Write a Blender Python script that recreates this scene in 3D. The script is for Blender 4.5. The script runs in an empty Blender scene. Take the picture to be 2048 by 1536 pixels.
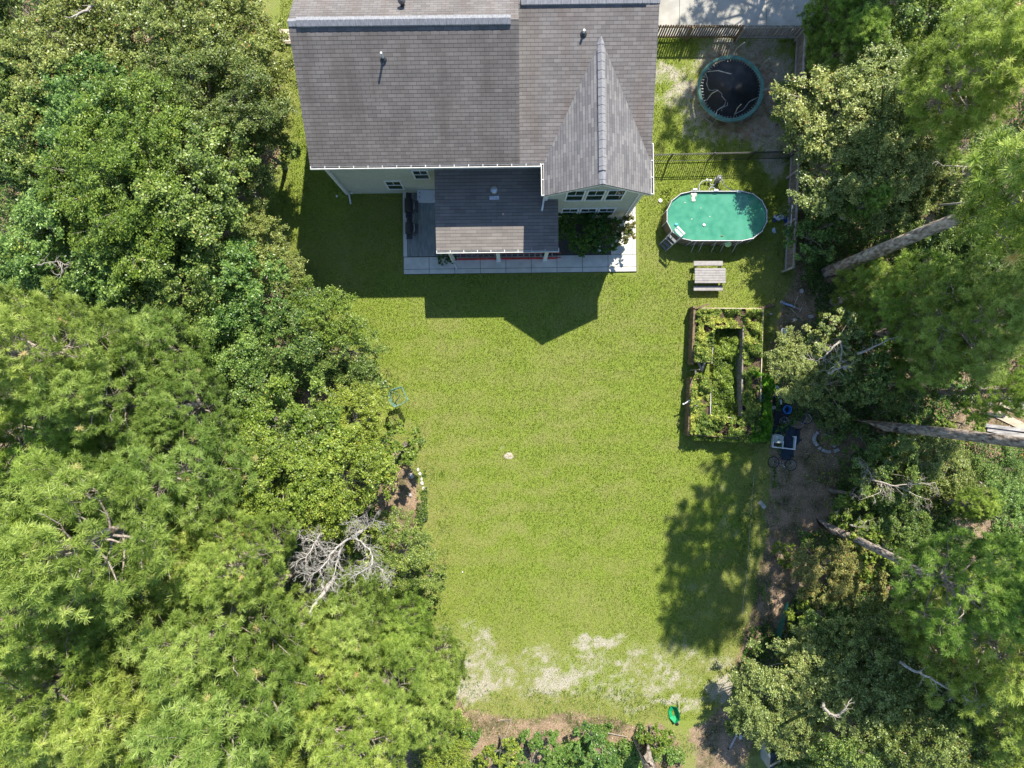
import bpy, math, random
import numpy as np
from mathutils import Vector, Matrix
R = math.radians
SC = bpy.context.scene
COL = SC.collection
H = 38.0
FP = 1420.0
# ------------------------------------------------------------------ camera, world, sun, exposure
cam = bpy.data.objects.new('camera', bpy.data.cameras.new('camera')); COL.objects.link(cam)
cam.location = (0, 0, H); cam.rotation_euler = (0, 0, 0)
cam.data.sensor_width = 36; cam.data.lens = 36 * FP / 2048
cam.data.clip_start = 0.5; cam.data.clip_end = 3000
SC.camera = cam
SUNV = Vector((.266, .760, 1.0)).normalized()
w = bpy.data.worlds.new('World'); SC.world = w; w.use_nodes = True
nt = w.node_tree; bg = nt.nodes['Background']
sky = nt.nodes.new('ShaderNodeTexSky'); sky.sky_type = 'NISHITA'; sky.sun_disc = False
sky.sun_elevation = math.asin(SUNV.z); sky.sun_rotation = math.atan2(SUNV.x, SUNV.y)
nt.links.new(sky.outputs[0], bg.inputs[0]); bg.inputs[1].default_value = 0.14
sky.ozone_density = 3.5; sky.dust_density = 0.2
sd = bpy.data.lights.new('sun', 'SUN'); sd.energy = 5.0; sd.angle = R(0.5); sd.color = (1, .945, .83)
so = bpy.data.objects.new('sun', sd); COL.objects.link(so); so.location = (10, 30, 60)
so.rotation_euler = SUNV.to_track_quat('Z', 'Y').to_euler()
SC.view_settings.view_transform = 'Standard'; SC.view_settings.look = 'None'
SC.view_settings.exposure = 0.80; SC.view_settings.gamma = 1
SC.view_settings.use_curve_mapping = False

# ------------------------------------------------------------------ helpers
def P(px, py, z=0.0):
    k = (H - z) / FP
    return ((px - 1024) * k, (768 - py) * k, z)
def G(x, y): return (1024 + x * FP / H, 768 - y * FP / H)

def mat(name, c1, c2=None, rough=.8, scale=6, metal=0, bump=0, det=5, c3=None, c3amt=.4, stretch=(1, 1, 1), spec=.3, bdist=.02):
    m = bpy.data.materials.new(name); m.use_nodes = True
    n = m.node_tree; b = n.nodes['Principled BSDF']
    b.inputs['Roughness'].default_value = rough; b.inputs['Metallic'].default_value = metal
    b.inputs['Specular IOR Level'].default_value = spec
    if c2 is None: c2 = tuple(v * .75 for v in c1)
    tc = n.nodes.new('ShaderNodeTexCoord'); mp = n.nodes.new('ShaderNodeMapping'); mp.inputs['Scale'].default_value = stretch
    n.links.new(tc.outputs['Object'], mp.inputs[0])
    nz = n.nodes.new('ShaderNodeTexNoise'); nz.inputs['Scale'].default_value = scale; nz.inputs['Detail'].default_value = det
    n.links.new(mp.outputs[0], nz.inputs['Vector'])
    rp = n.nodes.new('ShaderNodeValToRGB'); rp.color_ramp.elements[0].position = .35; rp.color_ramp.elements[1].position = .65
    rp.color_ramp.elements[0].color = (*c2, 1); rp.color_ramp.elements[1].color = (*c1, 1)
    n.links.new(nz.outputs[0], rp.inputs[0]); out = rp.outputs[0]
    if c3:
        n2 = n.nodes.new('ShaderNodeTexNoise'); n2.inputs['Scale'].default_value = scale * .23; n2.inputs['Detail'].default_value = 4
        n.links.new(mp.outputs[0], n2.inputs['Vector'])
        r2 = n.nodes.new('ShaderNodeValToRGB'); r2.color_ramp.elements[0].position = 1 - c3amt - .08; r2.color_ramp.elements[1].position = 1 - c3amt + .12
        n.links.new(n2.outputs[0], r2.inputs[0])
        mx = n.nodes.new('ShaderNodeMix'); mx.data_type = 'RGBA'
        n.links.new(r2.outputs[0], mx.inputs[0]); n.links.new(out, mx.inputs[6]); mx.inputs[7].default_value = (*c3, 1); out = mx.outputs[2]
    n.links.new(out, b.inputs['Base Color'])
    if bump:
        bp = n.nodes.new('ShaderNodeBump'); bp.inputs['Strength'].default_value = bump; bp.inputs['Distance'].default_value = bdist
        n.links.new(nz.outputs[0], bp.inputs['Height']); n.links.new(bp.outputs[0], b.inputs['Normal'])
    return m

def leafmat(name, dark, mid, light, dry=None, dryamt=.04, trans=.38, rough=.5, spec=.35, orand=1.0):
    m = bpy.data.materials.new(name); m.use_nodes = True; n = m.node_tree; b = n.nodes['Principled BSDF']
    at = n.nodes.new('ShaderNodeAttribute'); at.attribute_name = 'rnd'
    rp = n.nodes.new('ShaderNodeValToRGB'); e = rp.color_ramp.elements
    e[0].position = .05; e[0].color = (*dark, 1); e[1].position = .9; e[1].color = (*light, 1)
    q = e.new(.5); q.color = (*mid, 1)
    if dry:
        q = e.new(1 - dryamt); q.color = (*light, 1); q = e.new(1.0 - dryamt * .5); q.color = (*dry, 1)
    n.links.new(at.outputs['Fac'], rp.inputs[0])
    oi = n.nodes.new('ShaderNodeObjectInfo')
    hs = n.nodes.new('ShaderNodeHueSaturation')
    mr = n.nodes.new('ShaderNodeMapRange'); mr.inputs[3].default_value = .5 - .016 * orand; mr.inputs[4].default_value = .5 + .012 * orand
    n.links.new(oi.outputs['Random'], mr.inputs[0]); n.links.new(mr.outputs[0], hs.inputs[0])
    mr2 = n.nodes.new('ShaderNodeMapRange'); mr2.inputs[3].default_value = 1 + .15 * orand; mr2.inputs[4].default_value = 1 - .12 * orand
    n.links.new(oi.outputs['Random'], mr2.inputs[0]); n.links.new(mr2.outputs[0], hs.inputs[2])
    n.links.new(rp.outputs[0], hs.inputs[4]); hs.inputs[1].default_value = 1.03
    n.links.new(hs.outputs[0], b.inputs['Base Color'])
    b.inputs['Roughness'].default_value = rough; b.inputs['Specular IOR Level'].default_value = spec
    tr = n.nodes.new('ShaderNodeBsdfTranslucent')
    n.links.new(hs.outputs[0], tr.inputs[0])
    ms = n.nodes.new('ShaderNodeMixShader'); ms.inputs[0].default_value = trans
    n.links.new(b.outputs[0], ms.inputs[1]); n.links.new(tr.outputs[0], ms.inputs[2])
    n.links.new(ms.outputs[0], n.nodes['Material Output'].inputs[0])
    return m

def tag(o, label=None, cat=None, group=None, kind=None):
    if label: o['label'] = label
    if cat: o['category'] = cat
    if group: o['group'] = group
    if kind: o['kind'] = kind
    return o
def thing(name, label, cat, loc=(0, 0, 0), rz=0, group=None, rot=None):
    o = bpy.data.objects.new(name, None); COL.objects.link(o); o.location = loc
    o.empty_display_size = .1
    o.rotation_euler = rot if rot else (0, 0, rz)
    return tag(o, label, cat, group)

class MB:
    def __init__(s): s.v = []; s.f = []; s.uv = {}
    def add(s, vs, fs):
        b = len(s.v); s.v += [tuple(x) for x in vs]; s.f += [tuple(i + b for i in f) for f in fs]; return s
    def box(s, x0, x1, y0, y1, z0, z1):
        return s.add([(x0, y0, z0), (x1, y0, z0), (x1, y1, z0), (x0, y1, z0), (x0, y0, z1), (x1, y0, z1), (x1, y1, z1), (x0, y1, z1)],
                     [(0, 3, 2, 1), (4, 5, 6, 7), (0, 1, 5, 4), (1, 2, 6, 5), (2, 3, 7, 6), (3, 0, 4, 7)])
    def beam(s, a, b, wd, ht, up=(0, 0, 1)):
        a = Vector(a); b = Vector(b); d = (b - a).normalized(); u = Vector(up)
        if abs(d.dot(u)) > .98: u = Vector((0, 1, 0))
        r = d.cross(u).normalized() * wd / 2; t = r.cross(d).normalized() * ht / 2
        vs = [a - r - t, a + r - t, a + r + t, a - r + t, b - r - t, b + r - t, b + r + t, b - r + t]
        return s.add(vs, [(0, 1, 2, 3), (7, 6, 5, 4), (0, 4, 5, 1), (1, 5, 6, 2), (2, 6, 7, 3), (3, 7, 4, 0)])
    def tube(s, pts, rad, n=8, cap=True):
        pts = [Vector(p) for p in pts]
        if not hasattr(rad, '__len__'): rad = [rad] * len(pts)
        b = len(s.v); prev = None
        for i, p in enumerate(pts):
            d = (pts[min(i + 1, len(pts) - 1)] - pts[max(i - 1, 0)])
            d = d.normalized() if d.length > 1e-9 else Vector((0, 0, 1))
            if prev is None:
                u = d.orthogonal().normalized()
            else:
                u = (prev - d * prev.dot(d)); u = u.normalized() if u.length > 1e-6 else d.orthogonal().normalized()
            prev = u; v = d.cross(u)
            for k in range(n):
                a = 2 * math.pi * k / n; s.v.append(tuple(p + (u * math.cos(a) + v * math.sin(a)) * rad[i]))
        for i in range(len(pts) - 1):
            for k in range(n):
                k2 = (k + 1) % n; s.f.append((b + i * n + k, b + i * n + k2, b + (i + 1) * n + k2, b + (i + 1) * n + k))
        if cap:
            s.f.append(tuple(b + k for k in reversed(range(n)))); s.f.append(tuple(b + (len(pts) - 1) * n + k for k in range(n)))
        return s
    def ring(s, c, r, t, n=32, sides=6, nrm=(0, 0, 1), sx=1, sy=1):
        nv = Vector(nrm).normalized(); u = nv.orthogonal().normalized(); v = nv.cross(u)
        pts = [Vector(c) + (u * math.cos(2 * math.pi * i / n) * sx + v * math.sin(2 * math.pi * i / n) * sy) * r for i in range(n)]
        b = len(s.v)
        for i, p in enumerate(pts):
            o = (p - Vector(c)).normalized()
            for k in range(sides):
                a = 2 * math.pi * k / sides; s.v.append(tuple(p + (o * math.cos(a) + nv * math.sin(a)) * t))
        for i in range(n):
            j = (i + 1) % n
            for k in range(sides):
                k2 = (k + 1) % sides; s.f.append((b + i * sides + k, b + i * sides + k2, b + j * sides + k2, b + j * sides + k))
        return s
    def prism(s, poly, z0, z1):
        n = len(poly)
        z0s = z0 if hasattr(z0, '__len__') else [z0] * n; z1s = z1 if hasattr(z1, '__len__') else [z1] * n
        vs = [(p[0], p[1], z0s[i]) for i, p in enumerate(poly)] + [(p[0], p[1], z1s[i]) for i, p in enumerate(poly)]
        fs = [tuple(reversed(range(n))), tuple(range(n, 2 * n))] + [(i, (i + 1) % n, n + (i + 1) % n, n + i) for i in range(n)]
        return s.add(vs, fs)
    def lathe(s, c, prof, n=20):
        b = len(s.v)
        for r, z in prof:
            for k in range(n):
                a = 2 * math.pi * k / n; s.v.append((c[0] + r * math.cos(a), c[1] + r * math.sin(a), c[2] + z))
        for i in range(len(prof) - 1):
            for k in range(n):
                k2 = (k + 1) % n; s.f.append((b + i * n + k, b + i * n + k2, b + (i + 1) * n + k2, b + (i + 1) * n + k))
        s.f.append(tuple(b + k for k in reversed(range(n)))); s.f.append(tuple(b + (len(prof) - 1) * n + k for k in range(n)))
        return s
    def blob(s, c, rx, ry, rz, seed=0, n=10, m=7, rough=.15):
        rg = random.Random(seed); b = len(s.v)
        for i in range(m + 1):
            t = math.pi * i / m
            for k in range(n):
                a = 2 * math.pi * k / n; q = 1 + rg.uniform(-rough, rough)
                if i in (0, m): q = 1
                s.v.append((c[0] + rx * q * math.sin(t) * math.cos(a), c[1] + ry * q * math.sin(t) * math.sin(a), c[2] + rz * q * math.cos(t)))
        for i in range(m):
            for k in range(n):
                k2 = (k + 1) % n; s.f.append((b + (i + 1) * n + k, b + (i + 1) * n + k2, b + i * n + k2, b + i * n + k))
        return s
    def build(s, name, m, parent=None, off=(0, 0, 0), smooth=False, uvf=None, bevel=0):
        me = bpy.data.meshes.new(name)
        o3 = Vector(off); me.from_pydata([tuple(Vector(v) - o3) for v in s.v], [], s.f)
        if uvf:
            ul = me.uv_layers.new(name='UVMap')
            for pl in me.polygons:
                for li in pl.loop_indices:
                    v = Vector(s.v[me.loops[li].vertex_index]); ul.data[li].uv = uvf(v)
        me.materials.append(m); me.validate(); me.update()
        if smooth:
            for p in me.polygons: p.use_smooth = True
        o = bpy.data.objects.new(name, me); COL.objects.link(o)
        if parent: o.parent = parent
        if bevel:
            bv = o.modifiers.new('bevel', 'BEVEL'); bv.width = bevel; bv.segments = 2; bv.limit_method = 'ANGLE'
        return o

def npmesh(name, V, F, mats, rnd=None, parent=None, col=None):
    """V (n,3), F (m,k) arrays"""
    me = bpy.data.meshes.new(name); n, k = F.shape
    me.vertices.add(len(V)); me.vertices.foreach_set('co', np.asarray(V, np.float32).ravel())
    me.loops.add(n * k); me.loops.foreach_set('vertex_index', F.astype(np.int32).ravel())
    me.polygons.add(n); me.polygons.foreach_set('loop_start', np.arange(0, n * k, k, dtype=np.int32))
    try: me.polygons.foreach_set('loop_total', np.full(n, k, dtype=np.int32))
    except Exception: pass
    me.update(calc_edges=True)
    if rnd is not None:
        a = me.attributes.new('rnd', 'FLOAT', 'FACE'); a.data.foreach_set('value', rnd.astype(np.float32))
    me.materials.append(mats)
    return me
def link(name, me, parent=None, loc=(0, 0, 0), rot=(0, 0, 0), scale=(1, 1, 1), m=None):
    o = bpy.data.objects.new(name, me); COL.objects.link(o); o.parent = parent; o.location = loc; o.rotation_euler = rot; o.scale = scale
    if m is not None:
        o.material_slots[0].link = 'OBJECT'; o.material_slots[0].material = m
    return o

def vnoise(x, y, s, seed=0):
    rg = np.random.RandomState(seed); T = rg.rand(128, 128)
    X = x / s; Y = y / s; i = np.floor(X).astype(int); j = np.floor(Y).astype(int); fx = X - i; fy = Y - j
    fx = fx * fx * (3 - 2 * fx); fy = fy * fy * (3 - 2 * fy)
    a = T[i % 128, j % 128]; b = T[(i + 1) % 128, j % 128]; c = T[i % 128, (j + 1) % 128]; d = T[(i + 1) % 128, (j + 1) % 128]
    return (a * (1 - fx) + b * fx) * (1 - fy) + (c * (1 - fx) + d * fx) * fy
def fbm(x, y, s, seed=0, o=4):
    t = 0; a = .5; n = 0
    for q in range(o): t = t + a * vnoise(x, y, s / 2 ** q, seed + q); n += a; a *= .55
    return t / n
def sstep(a, b, x):
    t = np.clip((x - a) / (b - a), 0, 1); return t * t * (3 - 2 * t)
def polyd(X, Y, poly):
    """signed distance (positive inside) to polygon"""
    D = np.full(X.shape, 1e9); ins = np.zeros(X.shape, bool); n = len(poly)
    for i in range(n):
        x0, y0 = poly[i]; x1, y1 = poly[(i + 1) % n]; dx, dy = x1 - x0, y1 - y0
        t = np.clip(((X - x0) * dx + (Y - y0) * dy) / (dx * dx + dy * dy + 1e-9), 0, 1)
        D = np.minimum(D, np.hypot(X - x0 - t * dx, Y - y0 - t * dy))
        c = ((y0 > Y) != (y1 > Y)) & (X < dx * (Y - y0) / (dy if dy else 1e-9) + x0); ins ^= c
    return np.where(ins, D, -D)

# ------------------------------------------------------------------ ground masks (photo-independent plan of the yard, in plan units of 1/37.37 m)
FL = [(-2500, -2500), (430, -2500), (440, -60), (475, 0), (520, 60), (560, 120), (575, 220), (560, 330), (520, 400), (430, 430), (520, 500), (590, 560), (615, 640), (690, 690), (745, 780), (735, 850),
      (800, 880), (850, 960), (852, 1060), (838, 1180), (852, 1240), (870, 1320), (930, 1410), (1000, 1425), (1200, 1422), (1330, 1445), (1365, 1500), (1360, 4000), (-2500, 4000)]
FR = [(1630, -2500), (1640, 30), (1618, 60), (1602, 300), (1580, 550), (1552, 600), (1535, 650), (1530, 880), (1530, 1000), (1503, 1180), (1475, 1290), (1445, 1390), (1490, 1440), (1540, 1470),
      (1535, 1600), (1500, 4000), (4500, 4000), (4500, -2500)]
SAND = [(1190, 1285, 55, 16, .8), (1180, 1300, 120, 30, .3), (1035, 1318, 45, 28, .6), (1110, 1365, 50, 26, .95), (1080, 1385, 60, 20, .6), (1290, 1340, 40, 30, .5), (1300, 1378, 60, 25, .6), (1370, 1372, 60, 18, .7),
        (1440, 1380, 40, 45, .95), (940, 1360, 70, 55, .8), (960, 1300, 60, 40, .35), (900, 1250, 40, 60, .3), (1060, 1290, 60, 30, .3), (1180, 1402, 190, 10, .5), (1340, 1408, 90, 9, .8), (1000, 1395, 90, 20, .4), (1440, 1320, 50, 25, .5),
        (1330, 150, 60, 26, .9), (1390, 190, 55, 30, .9), (1420, 240, 70, 40, .7), (1330, 190, 30, 30, .5), (1550, 220, 62, 130, .98), (1490, 120, 110, 50, .92), (1440, 230, 110, 80, .8), (1545, 120, 40, 50, .6), (1520, 255, 70, 40, .6), (1420, 110, 60, 24, .5), (1400, 262, 60, 25, .4), (1530, 170, 30, 60, .6),
        (1455, 275, 60, 30, .5), (1600, 10, 80, 50, .3), (1150, 1350, 330, 65, .62), (930, 1300, 70, 90, .62), (1330, 1330, 120, 60, .58), (1400, 1250, 50, 60, .3),
        (1018, 912, 9, 7, .8), (820, 660, 20, 10, .15), (690, 560, 16, 60, .25), (668, 470, 30, 26, .18), (850, 590, 30, 30, .1), (1440, 960, 25, 40, .45), (1450, 1060, 22, 26, .55), (1390, 1175, 28, 18, .4),
        (1470, 1010, 30, 60, .25), (1515, 10, 40, 10, .5), (540, 12, 25, 14, .4), (640, 402, 20, 20, .15), (780, 640, 30, 40, .1), (860, 800, 20, 40, .12), (1550, 480, 22, 70, .3), (1500, 560, 50, 20, .25)]
def masks(X, Y):
    """X,Y plan units. returns sand, litter, dry"""
    dx = (fbm(X, Y, 60, 11) - .5) * 70; dy = (fbm(X, Y, 60, 29) - .5) * 70
    XX = X + dx; YY = Y + dy
    s = np.zeros(X.shape)
    for cx, cy, rx, ry, v in SAND:
        d = np.hypot((XX - cx) / (rx * 1.25), (YY - cy) / (ry * 1.25)); s = np.maximum(s, v * (1 - sstep(.45, 1.15, d)))
    nn = .42 * sstep(.36, .64, fbm(X, Y, 26, 61, 4)) + .58 * sstep(.3, .7, fbm(X, Y, 8, 71, 3))
    s = np.clip((s - .50 * (1 - nn)) * 1.35, 0, .88)
    dl = polyd(X + dx * .5, Y + dy * .5, FL); dr = polyd(X + dx * .5, Y + dy * .5, FR)
    lit = np.maximum(sstep(-12, 22, dl), sstep(-12, 26, dr))
    # worn strips of the lawn edge
    lit = np.maximum(lit, .62 * (1 - sstep(.55, 1.15, np.hypot((XX - 1480) / 125, (YY - 190) / 130))))
    lit = np.maximum(lit, .8 * (1 - sstep(.6, 1.2, np.hypot((XX - 1440) / 85, (YY - 1490) / 75))))
    edge = np.exp(-((np.maximum(dl, dr) + 6) / 24.) ** 2) * .5
    dry = np.clip(edge + fbm(X, Y, 130, 5) * 1.3 - .42 + sstep(1180, 1420, Y) * .35, 0, 1)
    dry = dry + .25 * np.exp(-((XX - 870) / 30) ** 2 - ((YY - 830) / 130) ** 2) + .3 * np.exp(-((XX - 690) / 14) ** 2 - ((YY - 530) / 60) ** 2)
    dry = dry + (fbm(X, Y, 38, 83, 3) - .5) * .8 + .28 * np.sin(YY * 2 * np.pi / 46.) * sstep(600, 680, Y) * (1 - sstep(1120, 1200, Y)) * (.5 + vnoise(X, Y, 120, 8))
    lush = np.exp(-((XX - 1060) / 70) ** 2 - ((YY - 1040) / 14) ** 2) * .5
    dry = np.clip(dry - lush, 0, 1)
    return s, lit, dry

def gmat():
    m = bpy.data.materials.new('ground_cover'); m.use_nodes = True; n = m.node_tree; b = n.nodes['Principled BSDF']
    b.inputs['Roughness'].default_value = .95; b.inputs['Specular IOR Level'].default_value = .1
    L = n.links.new
    at = n.nodes.new('ShaderNodeAttribute'); at.attribute_name = 'mask'
    sp = n.nodes.new('ShaderNodeSeparateColor'); L(at.outputs['Color'], sp.inputs[0])
    tc = n.nodes.new('ShaderNodeTexCoord')
    def noise(s, d=4, r=.6):
        q = n.nodes.new('ShaderNodeTexNoise'); q.inputs['Scale'].default_value = s; q.inputs['Detail'].default_value = d; q.inputs['Roughness'].default_value = r
        L(tc.outputs['Object'], q.inputs['Vector']); return q.outputs[0]
    def ramp(i, stops):
        r = n.nodes.new('ShaderNodeValToRGB'); e = r.color_ramp.elements
        e[0].position = stops[0][0]; e[0].color = (*stops[0][1], 1); e[1].position = stops[-1][0]; e[1].color = (*stops[-1][1], 1)
        for p, c in stops[1:-1]: q = e.new(p); q.color = (*c, 1)
        L(i, r.inputs[0]); return r.outputs[0]
    def mix(f, a, b_):
        q = n.nodes.new('ShaderNodeMix'); q.data_type = 'RGBA'
        if hasattr(f, 'node'): L(f, q.inputs[0])
        else: q.inputs[0].default_value = f
        L(a, q.inputs[6]); L(b_, q.inputs[7]); return q.outputs[2]
    def math_(op, a, b_, cl=False):
        q = n.nodes.new('ShaderNodeMath'); q.operation = op; q.use_clamp = cl
        for i, v in enumerate((a, b_)):
            if hasattr(v, 'node'): L(v, q.inputs[i])
            else: q.inputs[i].default_value = v
        return q.outputs[0]
    fine = noise(28, 5, .75); mid = noise(2.2, 5)
    grass = ramp(fine, [(.34, (.075, .12, .016)), (.5, (.19, .25, .038)), (.64, (.35, .41, .08))])
    dryg = ramp(fine, [(.32, (.13, .12, .045)), (.5, (.24, .24, .085)), (.7, (.37, .34, .16))])
    df = math_('ADD', sp.outputs[2], math_('MULTIPLY', math_('SUBTRACT', mid, .5), 1.5), True)
    g = mix(math_('MULTIPLY', df, .75), grass, dryg)
    sand = ramp(noise(14, 6, .7), [(.3, (.26, .22, .175)), (.62, (.52, .47, .395))])
    sf = math_('SUBTRACT', math_('ADD', sp.outputs[0], math_('MULTIPLY', math_('SUBTRACT', noise(20, 6, .8), .5), 2.8)), .42)
    sf = math_('MULTIPLY', sf, 2.2, True)
    sf = math_('MULTIPLY', sf, math_('MULTIPLY', sp.outputs[0], 5, True))
    g = mix(sf, g, sand)
    lit = ramp(noise(20, 6, .8), [(.32, (.11, .07, .045)), (.5, (.32, .22, .145)), (.64, (.60, .46, .33))])
    lit2 = ramp(noise(6, 5, .7), [(.36, (.05, .04, .022)), (.55, (.13, .12, .055)), (.7, (.30, .24, .17))])
    lit = mix(math_('MULTIPLY', math_('SUBTRACT', noise(.9, 5, .6), .42), 4.5, True), lit, lit2)  # dark soil against tan litter; the patches also imitate dappled light by colour
    lf = math_('MULTIPLY', math_('SUBTRACT', math_('ADD', sp.outputs[1], math_('MULTIPLY', math_('SUBTRACT', noise(3.5, 5), .5), 1.0)), .45), 4, True)
    g = mix(lf, g, lit)
    L(g, b.inputs['Base Color'])
    bp = n.nodes.new('ShaderNodeBump'); bp.inputs['Strength'].default_value = .8; bp.inputs['Distance'].default_value = .05
    L(fine, bp.inputs['Height']); L(bp.outputs[0], b.inputs['Normal'])
    return m
xs = np.concatenate([[-1500, -500, -150, -60, -40], np.linspace(-30, 30, 401), [40, 60, 150, 500, 1500]])
ys = np.concatenate([[-1500, -500, -150, -50, -32], np.linspace(-24, 26, 335), [36, 60, 150, 500, 1500]])
GX, GY = np.meshgrid(xs, ys); nx, ny = len(xs), len(ys)
V = np.stack([GX.ravel(), GY.ravel(), np.zeros(GX.size)], 1)
ii = (np.arange(ny - 1)[:, None] * nx + np.arange(nx - 1)[None]).ravel()
me = npmesh('ground', V, np.stack([ii, ii + 1, ii + nx + 1, ii + nx], 1), gmat())
ms, ml, md = masks(1024 + V[:, 0] * FP / H, 768 - V[:, 1] * FP / H)
ca = me.attributes.new('mask', 'FLOAT_COLOR', 'POINT'); ca.data.foreach_set('color', np.stack([ms, ml, md, np.ones(len(ms))], 1).astype(np.float32).ravel())
tag(link('ground', me), 'mown lawn fading to sand and brown woodland floor', 'ground', kind='structure')

# grass blades and leaves
rs = np.random.RandomState(7)
GRASS = leafmat('grass_blade', (.065, .12, .016), (.215, .27, .04), (.46, .50, .105), (.42, .38, .20), .12, trans=.3, rough=.6, spec=.2, orand=0)
def blades(name, n, box, hmin, hmax, wd, keep, label, cat, m, lean=.8):
    x = rs.uniform(box[0], box[2], n); y = rs.uniform(box[1], box[3], n)
    s, l, d = masks(x, y); k = keep(x, y, s, l, d); x = x[k]; y = y[k]; d = d[k]; n = len(x)
    wx = (x - 1024) * H / FP; wy = (768 - y) * H / FP
    a = rs.uniform(0, 6.283, n); b = rs.uniform(0, 6.283, n); h = rs.uniform(hmin, hmax, n)
    ca, sa = np.cos(a), np.sin(a); V = np.zeros((n, 3, 3))
    V[:, 0] = np.stack([wx - ca * wd / 2, wy - sa * wd / 2, np.full(n, .0)], 1)
    V[:, 1] = np.stack([wx + ca * wd / 2, wy + sa * wd / 2, np.full(n, .0)], 1)
    ln = lean * h * rs.uniform(.3, 1.2, n)
    V[:, 2] = np.stack([wx + np.cos(b) * ln, wy + np.sin(b) * ln, h], 1)
    tint = np.clip(rs.rand(n) * .52 + .5 * (fbm(x, y, 60, 3) - .5) + .55 * d + .01, 0, .87)
    dead = rs.rand(n) < .02 + .1 * d; tint[dead] = rs.uniform(.9, 1, dead.sum())
    me = npmesh(name, V.reshape(-1, 3), np.arange(3 * n).reshape(-1, 3), m, tint)
    return tag(link(name, me), label, cat, kind='stuff')
HOUSE_PX = (690, -20, 1262, 395)
def lawn_keep(x, y, s, l, d):
    ok = (rs.rand(len(x)) > l * 1.05) & (rs.rand(len(x)) > s * .86)
    ok &= ~((x > 690) & (x < 1250) & (y < 384)) & ~((x > 804) & (x < 1278) & (y < 548) & (y > 375))
    ok &= ~((x > 1270) & (x < 1622) & (y < 70))
    return ok
blades('lawn_grass', 600000, (560, -40, 1640, 1440), .03, .10, .028, lawn_keep, 'short green grass blades covering the lawn', 'grass', GRASS)
# taller rough grass at the edges
def rough_keep(x, y, s, l, d):
    e = np.maximum(polyd(x, y, FL), polyd(x, y, FR)); q = fbm(x, y, 45, 77)
    return (np.abs(e) < 50) & (q > .5) & (rs.rand(len(x)) < .8) & ~((x > 690) & (x < 1278) & (y < 548))
ROUGH = leafmat('rough_grass', (.03, .07, .01), (.08, .17, .025), (.17, .29, .05), (.36, .30, .16), .1, trans=.3, orand=0)
blades('rough_grass', 160000, (400, -40, 1700, 1560), .1, .28, .03, rough_keep, 'taller rough grass and weeds along the edges of the wood', 'grass', ROUGH, 1.0)

def leafquads(C, N, size, rg, asp=.55):
    """rhombic leaves centred at C with normals N"""
    n = len(C); N = N / (np.linalg.norm(N, axis=1, keepdims=True) + 1e-9)
    t = rg.normal(size=(n, 3)); t -= (t * N).sum(1, keepdims=True) * N; t /= np.linalg.norm(t, axis=1, keepdims=True) + 1e-9
    b = np.cross(N, t); s = size[:, None]
    V = np.stack([C - t * s * .5, C + b * s * asp * .5 + N * s * .06, C + t * s * .5, C - b * s * asp * .5 + N * s * .06], 1)
    return V.reshape(-1, 3), np.arange(4 * n).reshape(-1, 4)

UND = leafmat('undergrowth_leaf', (0.034, 0.079, 0.014), (0.086, 0.184, 0.028), (0.190, 0.333, 0.049), (0.517, 0.280, 0.098), .015, orand=0)
def undergrowth(name, n, box, keep, label, hmax=1.1, size=(.07, .16), m=UND, seed=1, z0=.0):
    rg = np.random.RandomState(seed)
    x = rg.uniform(box[0], box[2], n); y = rg.uniform(box[1], box[3], n); k = keep(x, y); x = x[k]; y = y[k]; n = len(x)
    q = fbm(x, y, 55, seed + 40, 3); hh = np.clip((q - .32) * 2.6, .03, 1) * hmax
    wx = (x - 1024) * H / FP; wy = (768 - y) * H / FP
    u = rg.rand(n); z = z0 + hh * (1 - u * u * .9)
    N = rg.normal(size=(n, 3)) * .6; N[:, 2] += .9
    V, F = leafquads(np.stack([wx, wy, z], 1), N, rg.uniform(size[0], size[1], n), rg)
    tint = np.clip(rg.rand(n) * .8 + (fbm(x, y, 90, seed + 3) - .5) * .9 + .1, 0, .93); d = rg.rand(n) < .03; tint[d] = .99
    return tag(link(name, npmesh(name, V, F, m, tint)), label, 'undergrowth', kind='stuff')
undergrowth('undergrowth', 330000, (-80, -60, 900, 1640), lambda x, y: (polyd(x, y, FL) > 4) & (fbm(x, y, 80, 91, 3) > .36) & ~((np.abs(x - 500) < 60) & (np.abs(y - 430) < 60)) & ~((x > 760) & (y > 930) & (y < 1060)), 'low leafy undergrowth covering the wood floor left of the lawn', seed=1)
LITHOLES = [(1935, 1050, 60, 120), (1930, 850, 80, 70), (1590, 960, 60, 150), (1580, 640, 50, 60), (1990, 830, 60, 60), (1520, 1480, 90, 60)]
def rk(x, y):
    k = (polyd(x, y, FR) > 14) & (fbm(x, y, 80, 17, 3) > .33)
    for cx, cy, a, b in [(1610, 950, 60, 110), (1555, 1120, 35, 150), (1580, 620, 50, 60), (1690, 890, 40, 25), (1950, 1050, 45, 95), (1930, 850, 50, 30), (2000, 830, 60, 60)]:
        k &= ((x - cx) / a) ** 2 + ((y - cy) / b) ** 2 > 1
    return k
undergrowth('undergrowth', 330000, (1460, -60, 2150, 1640), rk, 'low leafy undergrowth covering the wood floor right of the lawn', seed=2)
SCR = leafmat('scrub_leaf', (0.052, 0.117, 0.019), (0.143, 0.260, 0.046), (0.286, 0.429, 0.104), (0.494, 0.390, 0.260), .08, orand=0)
undergrowth('scrub', 60000, (880, 1420, 1370, 1620), lambda x, y: (y > 1425 + 35 * fbm(x, y, 60, 9)) & (fbm(x, y, 50, 23, 3) > .40 + .25 * sstep(1500, 1430, y)) & (polyd(x, y, FL) > 0), 'knee high scrub and weeds along the bottom edge of the lawn', hmax=.8, m=SCR, seed=3)
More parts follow.
